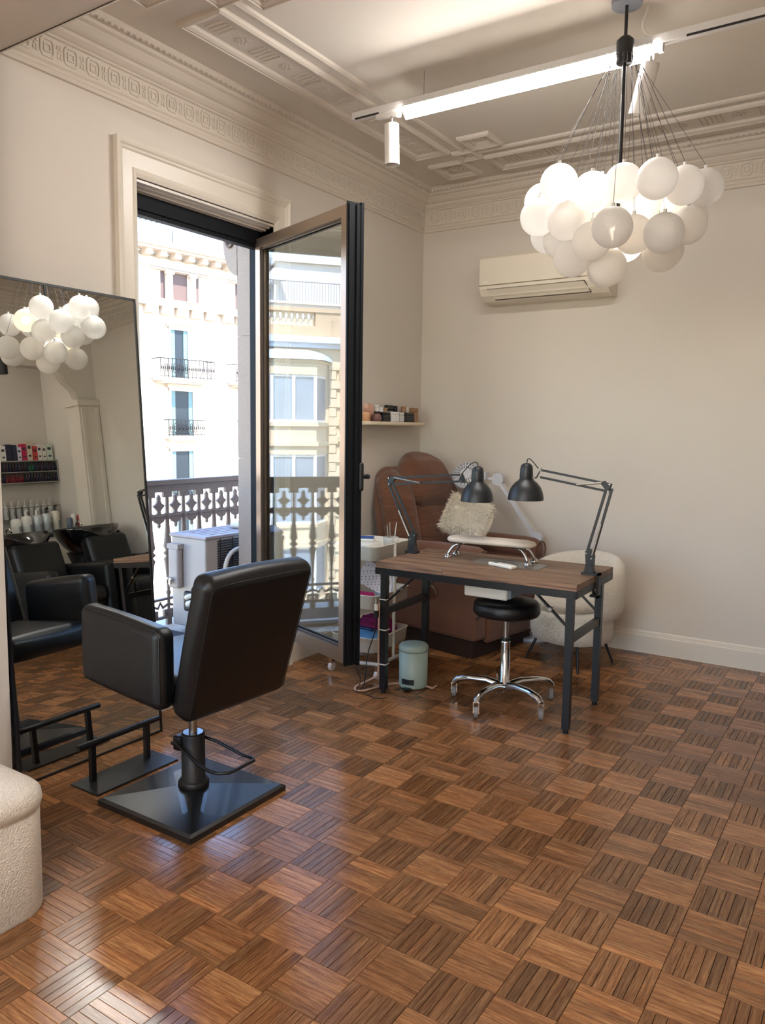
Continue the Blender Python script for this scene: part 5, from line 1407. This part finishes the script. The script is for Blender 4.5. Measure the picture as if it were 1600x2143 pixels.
# ================================================================ trolley and what lies on it
tro = thing('utility_trolley', 'white three-tier utility trolley behind the open door leaf', 'trolley', (-2.685, 3.965, 0), R(3))
trm = mat('trolley_white', S(222, 216, 204), 0.45, var=0.03)
TX, TYD = 0.165, 0.215
def tray(z0, z1, nm):
    b = MB()
    rings = []
    for ins, z in ((0.018, z0), (0.006, z0 + 0.008), (0.0, z1 - 0.006), (-0.006, z1), (0.004, z1), (0.010, z0 + 0.012), (0.02, z0 + 0.010)):
        rings.append([(x, y, z) for x, y in rrect(-TX + ins, TX - ins, -TYD + ins, TYD - ins, 0.05)])
    n = len(rings[0]); fs = []
    for i in range(len(rings) - 1): fs += [(i * n + k, i * n + (k + 1) % n, (i + 1) * n + (k + 1) % n, (i + 1) * n + k) for k in range(n)]
    b.add([p_ for r_ in rings for p_ in r_], fs, True); b.add(rings[0], [list(range(n))[::-1]]); b.add(rings[-1], [list(range(n))])
    b.build(nm, trm, tro)
tray(0.715, 0.805, 'top_tray'); tray(0.42, 0.51, 'middle_tray'); tray(0.155, 0.25, 'bottom_tray')
for sx in (-1, 1): MB().tube([(sx * (TX + 0.004), 0.0, 0.09), (sx * (TX + 0.004), 0.0, 0.80)], 0.010).build('upright', trm, tro)
MB().tube([(-TX, -TYD + 0.04, 0.085), (-TX, TYD - 0.04, 0.085)], 0.012).build('bottom_runner', trm, tro)
MB().tube([(TX, -TYD + 0.04, 0.085), (TX, TYD - 0.04, 0.085)], 0.012).build('bottom_runner', trm, tro)
MB().tube([(-TX, -TYD + 0.05, 0.085), (0, -TYD + 0.03, 0.08), (TX, -TYD + 0.05, 0.085)], 0.012).build('bottom_crossbar', trm, tro)
for x in (-TX, TX):
    for y in (-TYD + 0.03, TYD - 0.03):
        f_ = MB().bar((x, y, 0.085), (x, y, 0.045), 0.022, 0.03).build('caster_fork', chrome_m, tro)
        MB().cyl((x - 0.011, y, 0.028), (x + 0.011, y, 0.028), 0.0278, seg=18).build('caster_wheel', mat('white_wheel', S(226, 222, 214), 0.45), f_)
TR = lambda x, y, z: Vector((-2.685 + x, 3.965 + y, z))
# top tray
t = thing('storage_bin', 'white plastic bin with a dip in its rim on the top tray', 'bin', TR(-0.02, -0.03, 0.727))
b = MB(); slab(b, [(0.01, 0), (0.0, 0.004), (0.0, 0.075), (0.004, 0.080)], -0.10, 0.10, -0.12, 0.05, 0.03); b.build('bin_body', wplastic_m, t)
t = thing('nail_brush', 'blue and white nail brush on the top tray of the trolley', 'brush', TR(-0.01, -0.06, 0.808), R(25))
MB().rbox((-0.065, -0.022, 0.004), (0.065, 0.022, 0.020), 0.010, 3).build('brush_body', wplastic_m, t); MB().rbox((-0.06, -0.019, 0.020), (0.06, 0.019, 0.034), 0.010, 3).build('brush_grip', mat('blue_plastic', S(42, 74, 140), 0.35), t); MB().box((-0.055, -0.016, 0.0), (0.055, 0.016, 0.005)).build('bristles', wht, t)
t = thing('tool_cup', 'white cup holding metal nail tools on the trolley', 'cup', TR(0.06, 0.13, 0.727))
MB().lathe([(0, 0), (0.045, 0), (0.05, 0.09), (0.048, 0.095)], seg=20).build('cup_body', wplastic_m, t)
for k, (dx, dy, h) in enumerate(((-0.02, 0, 0.17), (-0.012, 0.012, 0.185), (-0.026, 0.01, 0.16), (0.03, 0.0, 0.19))):
    MB().cyl((dx * 0.6, dy, 0.01), (dx * 1.4, dy, h), 0.0045, 0.003, 8).build('nail_tool', steel_m if k < 3 else wplastic_m, t)
# middle tray
paper = bpy.data.materials.new('patterned_sheet'); paper.use_nodes = True
nt = paper.node_tree; p = nt.nodes['Principled BSDF']; N = nt.nodes.new; L = nt.links.new
tc = N('ShaderNodeTexCoord'); vo = N('ShaderNodeTexVoronoi'); vo.inputs['Scale'].default_value = 62; vo.inputs['Randomness'].default_value = 0.15; L(tc.outputs['Object'], vo.inputs['Vector'])
cr = N('ShaderNodeValToRGB'); cr.color_ramp.interpolation = 'CONSTANT'; cr.color_ramp.elements[0].color = S(150, 146, 156); cr.color_ramp.elements[1].position = 0.30; cr.color_ramp.elements[1].color = S(226, 222, 228)
L(vo.outputs['Distance'], cr.inputs['Fac']); L(cr.outputs[0], p.inputs['Base Color']); p.inputs['Roughness'].default_value = 0.6
sheet = MB(); SM = Matrix.Translation(TR(0.02, -0.08, 0.56)) @ Matrix.Rotation(R(-8), 4, 'Z') @ Matrix.Rotation(R(-38), 4, 'Y') @ Matrix.Rotation(R(62), 4, 'X')
SM = Matrix.Translation(TR(0.075, -0.045, 0.585)) @ Matrix.Rotation(R(35), 4, 'Z') @ Matrix.Rotation(R(28), 4, 'Y') @ Matrix.Rotation(R(70), 4, 'X')
sheet.box((-0.11, -0.075, -0.0006), (0.11, 0.075, 0.0006), SM)
tag(sheet.build('stencil_sheet', paper), 'white sheet with rows of small dots standing in middle tray', 'sheet')
t = thing('rolled_cloth', 'magenta rolled cloth on the middle trolley tray', 'cloth', TR(0.02, -0.12, 0.478), R(12))
MB().rbox((-0.07, -0.022, 0.0), (0.075, 0.022, 0.028), 0.013, 4, puff=0.004).build('cloth_roll', mat('magenta_cloth', S(176, 26, 92), 0.8, var=0.2, vscale=60), t)
t = thing('clear_case', 'low clear plastic case under the magenta cloth', 'case', TR(0.02, -0.11, 0.433), R(12))
MB().rbox((-0.085, -0.045, 0.0), (0.085, 0.045, 0.043), 0.006, 2).build('case_body', mat('milky_plastic', S(200, 196, 198), 0.25, var=0.08), t); MB().box((-0.086, -0.046, 0.028), (0.086, 0.046, 0.031)).build('case_rim', wplastic_m, t)
t = thing('black_cables', 'tangle of black cable spilling over the middle tray', 'cable', TR(-0.10, -0.10, 0.46))
MB().tube([(0.06 * math.cos(k * 0.9) * (1 - k * 0.01), 0.05 * math.sin(k * 0.9), 0.02 + k * 0.0035) for k in range(26)], 0.005, 6).build('cable_coil', satin_m, t)
t = thing('paper_stack', 'pale paper sheets at the back of the middle tray', 'paper', TR(0.09, 0.10, 0.433))
MB().box((-0.06, -0.09, 0), (0.06, 0.09, 0.05)).build('sheets', mat('pale_paper', S(206, 212, 222), 0.7), t)
# bottom tray
t = thing('tinsel_cloth', 'magenta shaggy cloth heaped in the bottom tray', 'cloth', TR(-0.02, 0.05, 0.17))
b = MB(); b.rbox((-0.12, -0.02, 0.0), (0.12, 0.12, 0.125), 0.05, 5, puff=0.02)
for v in b.v: v += Vector((random.uniform(-1, 1), random.uniform(-1, 1), random.uniform(-1, 1))) * 0.006
b.build('cloth_heap', mat('magenta_shag', S(138, 22, 88), 0.8, var=0.5, vscale=90, bump=0.8, bscale=140), t)
t = thing('blue_pouch', 'light blue quilted pouch in the bottom tray', 'pouch', TR(0.015, -0.105, 0.19), R(4))
MB().rbox((-0.11, -0.065, 0.0), (0.11, 0.065, 0.07), 0.025, 4, puff=0.012, M=Matrix.Rotation(R(18), 4, 'X')).build('pouch_body', mat('blue_quilt', S(98, 158, 206), 0.7, var=0.1, vscale=60, bump=0.6, bscale=120), t)
t = thing('hair_clip', 'dark blue clip lying on the light blue pouch', 'clip', TR(0.045, -0.105, 0.272), R(-5))
MB().rbox((-0.055, -0.012, 0.0), (0.055, 0.012, 0.016), 0.007, 3, M=Matrix.Rotation(R(18), 4, 'X')).build('clip_body', mat('navy_plastic', S(28, 34, 86), 0.3), t)
t = thing('plastic_tub', 'small tub with dark contents under the trolley', 'tub', (-2.425, 4.02, 0.0))
MB().lathe([(0, 0), (0.06, 0), (0.07, 0.13), (0.067, 0.13), (0.0, 0.11)], seg=18).build('tub_body', wplastic_m, t)
MB().lathe([(0.0705, 0.125), (0.073, 0.135), (0.068, 0.138), (0.0, 0.138)], seg=18).build('tub_lid', mat('tub_lid', S(150, 120, 110), 0.4), t)

# ---- cables around the table leg
beige = mat('beige_cable', S(196, 158, 140), 0.5)
LP = TW(-LX, LY0, 0)
b = MB(); b.tube(bez(LP + Vector((-0.026, -0.012, 0.52)), LP + Vector((-0.03, -0.014, 0.35)), LP + Vector((-0.028, -0.014, 0.2)), LP + Vector((-0.026, -0.012, 0.14)), 10)
       + bez(LP + Vector((-0.03, -0.02, 0.10)), LP + Vector((-0.12, -0.02, 0.03)), LP + Vector((-0.20, -0.02, 0.012)), LP + Vector((-0.15, -0.07, 0.008)), 12)[0:]
       + bez(LP + Vector((-0.13, -0.08, 0.008)), LP + Vector((-0.06, -0.10, 0.008)), LP + Vector((-0.10, 0.20, 0.008)), LP + Vector((0.10, 0.22, 0.008)), 14)
       + bez(LP + Vector((0.13, 0.22, 0.008)), LP + Vector((0.22, 0.22, 0.008)), LP + Vector((0.22, 0.14, 0.02)), LP + Vector((0.20, 0.26, 0.008)), 10), 0.006, 7)
tag(b.build('power_cable', beige), 'beige power cable tied to the front left table leg', 'cable')
for z in (0.17, 0.37, 0.545):
    t = thing('cable_tie', 'pale cable tie round the front left table leg, %s of three' % {0.17: 'lowest', 0.37: 'middle', 0.545: 'highest'}[z], 'cable tie', LP + Vector((0, 0, z)), R(1.5))
    MB().frame(-0.0205, 0.0205, -0.0205, 0.0205, [(0, -0.003), (-0.0015, -0.003), (-0.0015, 0.003), (0, 0.003)]).build('strap', wplastic_m, t)
t = thing('cable_plug', 'white and black inline plug hanging on the table leg', 'plug', LP + Vector((-0.036, -0.03, 0.44)))
MB().cyl((0, 0, 0), (0, 0, 0.04), 0.014).build('plug_body', satin_m, t); MB().cyl((0, 0, 0.04), (0, 0, 0.075), 0.012).build('plug_sleeve', wplastic_m, t); MB().cyl((0, 0, 0.075), (0, 0, 0.12), 0.007, 0.003).build('plug_tip', steel_m, t)
b = MB(); b.tube(bez(LP + Vector((-0.036, -0.03, 0.44)), LP + Vector((-0.03, -0.03, 0.30)), LP + Vector((-0.10, -0.03, 0.30)), LP + Vector((-0.09, -0.05, 0.10)), 12) + bez(LP + Vector((-0.09, -0.055, 0.08)), LP + Vector((-0.09, -0.06, 0.02)), LP + Vector((-0.12, -0.10, 0.006)), LP + Vector((-0.14, -0.04, 0.005)), 8), 0.003, 6)
tag(b.build('thin_cable', satin_m), 'thin black cable hanging from the plug on the table leg', 'cable')
FE = Vector((-2.31, 3.25, 0.0))
b = MB(); b.tube(bez(FE + Vector((-0.13, 0.20, 0.62)), FE + Vector((-0.15, 0.2, 0.2)), FE + Vector((-0.1, 0.10, 0.24)), FE + Vector((0.0, 0.04, 0.235)), 14) + bez(FE + Vector((0.01, 0.03, 0.22)), FE + Vector((0.02, 0.12, 0.12)), FE + Vector((-0.20, 0.22, 0.01)), FE + Vector((-0.13, 0.30, 0.004)), 12) + bez(FE + Vector((-0.10, 0.28, 0.003)), FE + Vector((-0.05, 0.26, 0.003)), FE + Vector((0.0, 0.24, 0.003)), FE + Vector((0.02, 0.30, 0.003)), 8), 0.0022, 6)
tag(b.build('loose_cable', satin_m), 'thin loose black cable trailing from the door corner to the floor', 'cable')
# ================================================================ wash alcove (seen in the mirror)
ceram = mat('black_ceramic', S(14, 14, 16), 0.07, var=0.05, coat=0.5)
def wash_unit(y, lab):
    t = thing('backwash_unit', lab, 'wash unit', (0.72, y, 0), R(-6), group='black backwash chairs')
    # basin: oval bowl, open towards the seat (-x)
    b = MB(); seg = 32; rings = []
    for k, (r, z) in enumerate(((0.16, 0.74), (0.22, 0.80), (0.27, 0.88), (0.30, 0.965), (0.305, 0.985), (0.29, 0.985), (0.25, 0.90), (0.15, 0.83), (0.04, 0.82))):
        rg = []
        for i in range(seg):
            a = 2 * PI * i / seg
            dip = 0.10 * max(0, math.cos(a - PI)) ** 6 * (1 if z > 0.84 else 0)
            rg.append((r * 1.0 * math.cos(a) * 0.95, r * 1.08 * math.sin(a), z - dip))
        rings += rg
    fs = []
    for j in range(8): fs += [(j * seg + i, j * seg + (i + 1) % seg, (j + 1) * seg + (i + 1) % seg, (j + 1) * seg + i) for i in range(seg)]
    b.add(rings, fs, True); b.add(rings[-seg:], [list(range(seg))]); b.build('basin', ceram, t)
    MB().lathe([(0.12, 0.0), (0.12, 0.60), (0.17, 0.74), (0, 0.75)], (0.05, 0, 0), 20).build('pedestal', satin_m, t)
    MB().tube(bez((0.25, 0.1, 0.97), (0.25, 0.1, 1.06), (0.16, 0.08, 1.05), (0.12, 0.06, 1.0)), 0.010).build('tap', chrome_m, t)
    MB().rbox((-0.86, -0.24, 0.32), (-0.26, 0.24, 0.46), 0.05, 4, puff=0.015).build('seat', leather_m, t)
    MB().rbox((-0.07, -0.25, 0.0), (0.07, 0.25, 0.50), 0.05, 4, M=Matrix.Translation((-0.36, 0, 0.40)) @ Matrix.Rotation(R(16), 4, 'Y')).build('backrest', leather_m, t)
    for s_ in (-1, 1): MB().rbox((-0.86, s_ * 0.31 - 0.06, 0.06), (-0.18, s_ * 0.31 + 0.06, 0.66), 0.05, 4).build('armrest', leather_m, t)
    MB().box((-0.8, -0.25, 0.0), (-0.1, 0.25, 0.32)).build('seat_base', satin_m, t)
    return t
wash_unit(4.80, 'black backwash chair with ceramic basin nearer the back wall, seen in mirror')
wash_unit(4.05, 'black backwash chair with ceramic basin at the left edge of the mirror')
t = thing('dark_towel', 'dark crumpled towel hanging behind the backwash basin', 'towel', (0.80, 5.22, 0.66))
b = MB().rbox((-0.10, -0.06, 0.0), (0.08, 0.06, 0.24), 0.04, 3)
for v in b.v: v += Vector((random.uniform(-1, 1), random.uniform(-1, 1), random.uniform(-1, 1))) * 0.012
b.build('towel_folds', mat('black_towel', S(18, 18, 20), 0.95), t)
t.location = (0.86, 5.20, 0.0); 
MB().cyl((0, 0, 0), (0, 0, 0.70), 0.015).build('towel_post', black_m, t)
for o in t.children:
    if o.name.startswith('towel_folds'): o.location = (0, 0, 0.66)
# counter with cabinets
cb = thing('base_cabinet', 'white base cabinet with dark worktop in the wash alcove', 'cabinet', (1.72, 4.62, 0))
MB().box((-0.24, -0.70, 0.08), (0.26, 0.70, 0.90)).build('cabinet_body', white_m, cb)
for k in range(3):
    d_ = MB().box((-0.258, -0.69 + k * 0.465, 0.10), (-0.242, -0.235 + k * 0.465, 0.885)).build('door', white_m, cb)
    MB().box((-0.275, -0.26 + k * 0.465, 0.6), (-0.262, -0.25 + k * 0.465, 0.76)).build('handle', black_m, d_)
MB().box((-0.22, -0.68, 0.0), (0.24, 0.68, 0.08)).build('toe_kick', satin_m, cb)
tag(MB().box((1.45, 3.90, 0.90), (1.99, 5.335, 0.935)).build('worktop', mat('dark_worktop', S(34, 40, 50), 0.3)), 'dark worktop on the alcove cabinets', 'worktop')
def prod(name, x, y, r, h, m_, lab, cap=None, grp='hair products on the alcove worktop', z=0.935):
    t = thing(name, lab, 'bottle', (x, y, z), group=grp)
    MB().lathe([(0, 0), (r, 0), (r, h * 0.9), (r * 0.7, h), (0, h)], seg=14).build('body', m_, t, auto=True)
    MB().lathe([(r * 1.01, h * 0.25), (r * 1.01, h * 0.55)], seg=14, arc=PI).build('label_band', mat('grey_label', S(150, 150, 150), 0.6), t)
    if cap: MB().cyl((0, 0, h), (0, 0, h + 0.05), r * 0.25, seg=8).tube([(0, 0, h + 0.05), (-0.04, 0, h + 0.055)], r * 0.18, 6).build('pump', cap, t)
    return t
sil = mat('silver_bottle', S(196, 198, 198), 0.35, 0.2)
for k, (y, r, h, m_, cap, lab) in enumerate(((4.62, 0.05, 0.19, wplastic_m, None, 'leftmost white bottle on the alcove worktop'), (4.74, 0.055, 0.21, wplastic_m, wplastic_m, 'white pump bottle on the alcove worktop'), (4.86, 0.05, 0.21, sil, wplastic_m, 'silver pump bottle beside the white one'), (4.97, 0.05, 0.22, sil, blk, 'silver bottle with black nozzle on worktop'), (5.08, 0.045, 0.24, mat('cream_bottle', S(220, 208, 190), 0.4), blk, 'cream pump bottle with black top on worktop'), (5.18, 0.03, 0.15, mat('slate_bottle', S(96, 104, 122), 0.4), None, 'small slate blue bottle on worktop'), (5.26, 0.028, 0.19, wplastic_m, None, 'slim white can on worktop'), (5.305, 0.026, 0.17, mat('coral_can', S(206, 92, 88), 0.4), None, 'coral red can at the end of the worktop'))):
    prod('product_bottle', 1.62 if k < 5 else 1.52, y if k < 6 else (5.235 if k == 6 else 5.30), r, h, m_, lab, cap)
# wire basket rail
wr = thing('wall_wire_rack', 'thin wire rack with clear bottles on the alcove wall', 'rack', (1.995, 4.9, 1.12))
MB().tube([(-0.12, -0.4, 0.12), (-0.12, 0.42, 0.12)], 0.004).tube([(-0.12, -0.4, 0.0), (-0.12, 0.42, 0.0)], 0.004).tube([(0, -0.4, 0.12), (-0.12, -0.4, 0.12), (-0.12, -0.4, 0.0), (0, -0.4, 0)], 0.004).tube([(0, 0.42, 0.12), (-0.12, 0.42, 0.12), (-0.12, 0.42, 0.0), (0, 0.42, 0)], 0.004).build('rack_wire', steel_m, wr)
MB().box((-0.12, -0.4, -0.004), (0.0, 0.42, 0.0)).build('rack_floor', clr, wr)
for k in range(10):
    prod('clear_refill_bottle', 1.935, 4.56 + k * 0.075, 0.026, 0.15, clr, 'clear refill bottle in the wire rack, %s from the left' % ['first', 'second', 'third', 'fourth', 'fifth', 'sixth', 'seventh', 'eighth', 'ninth', 'tenth'][k], wplastic_m, 'refill bottles in the wire rack', 1.1205)
ORD = ['first', 'second', 'third', 'fourth', 'fifth', 'sixth', 'seventh', 'eighth', 'ninth', 'tenth', 'eleventh', 'twelfth', 'thirteenth', 'fourteenth', 'fifteenth', 'sixteenth', 'seventeenth', 'eighteenth', 'nineteenth', 'twentieth', 'last']
# nail-polish rack
rk = thing('polish_rack', 'grey two-row wall rack full of dark nail polish', 'rack', (1.92, 4.965, 1.50))
grm = mat('rack_grey', S(150, 146, 138), 0.5)
MB().box((-0.075, -0.37, 0.0), (0.075, 0.37, 0.012)).box((-0.075, -0.37, 0.118), (0.075, 0.37, 0.128)).box((-0.075, -0.37, 0.236), (0.075, 0.37, 0.248)).box((-0.075, -0.37, 0.0), (0.075, -0.358, 0.248)).box((-0.075, 0.358, 0.0), (0.075, 0.37, 0.248)).box((0.068, -0.37, 0.0), (0.075, 0.37, 0.248)).build('rack_frame', grm, rk)
pol = [mat('polish_%s' % n_, c_, 0.15) for n_, c_ in (('black', S(24, 22, 34)), ('plum', S(52, 24, 44)), ('navy', S(26, 28, 58)), ('red', S(120, 22, 36)), ('green', S(22, 92, 60)))]
pmesh = [MB().lathe([(0, 0), (0.013, 0), (0.014, 0.045), (0.007, 0.055), (0.0065, 0.092), (0, 0.092)], seg=8).mesh('nail_polish', m_) for m_ in pol]
for row in range(2):
    for k in range(21):
        ci = 4 if (row and 11 <= k <= 12) else (3 if (not row and 3 <= k <= 8) else (k * 7 + row) % 3)
        o = link('nail_polish', pmesh[ci], None, (1.862, 4.62 + k * 0.0345, 1.5125 + row * 0.1165))
        tag(o, '%s nail polish, %s from the left in the %s row of the rack' % (['black', 'plum', 'navy', 'red', 'green'][ci], ORD[k], ['lower', 'upper'][row]), 'nail polish', 'nail polish bottles in the wall rack')
# cartons on top of the rack
cc = [(4.61, 0.05, 0.15, S(225, 222, 214), 'white'), (4.665, 0.05, 0.15, S(222, 218, 210), 'second white'), (4.725, 0.055, 0.165, S(226, 222, 216), 'tall white'), (4.79, 0.06, 0.18, S(34, 34, 58), 'dark navy'), (4.855, 0.05, 0.175, S(40, 42, 70), 'navy'), (4.91, 0.045, 0.15, S(214, 210, 220), 'pale lilac'), (4.965, 0.05, 0.185, S(190, 30, 78), 'bright pink'), (5.03, 0.06, 0.21, S(206, 190, 168), 'tall beige'), (5.095, 0.05, 0.16, S(196, 60, 60), 'red'), (5.15, 0.05, 0.18, S(222, 216, 206), 'black and white printed'), (5.205, 0.045, 0.17, S(216, 210, 198), 'cream printed'), (5.27, 0.07, 0.185, S(196, 206, 192), 'pale green striped')]
for k, (y, wd, h, c_, nm) in enumerate(cc):
    t = thing('product_carton', '%s product carton standing on top of the polish rack' % nm, 'carton', (1.91, y, 1.7485), group='cartons on the polish rack')
    MB().box((-0.03, -wd / 2, 0), (0.03, wd / 2, h)).build('carton_body', mat('carton_%d' % k, c_, 0.6), t)
    MB().box((-0.0312, -wd / 3, h * 0.62), (-0.030, wd / 4, h * 0.78)).box((-0.0312, -wd / 4, h * 0.2), (-0.030, wd / 4, h * 0.3)).build('printed_mark', mat('carton_print', S(48, 46, 56), 0.6), t)
t = thing('black_spotlight', 'black cylinder spotlight seen at the edge of the mirror', 'spotlight', (0.55, 4.02, ZC))
MB().cyl((0, 0, -0.70), (0, 0, 0), 0.008).build('drop_rod', black_m, t); MB().cyl((0, 0, -0.86), (0, 0, -0.68), 0.036, seg=20).build('lamp_body', satin_m, t)
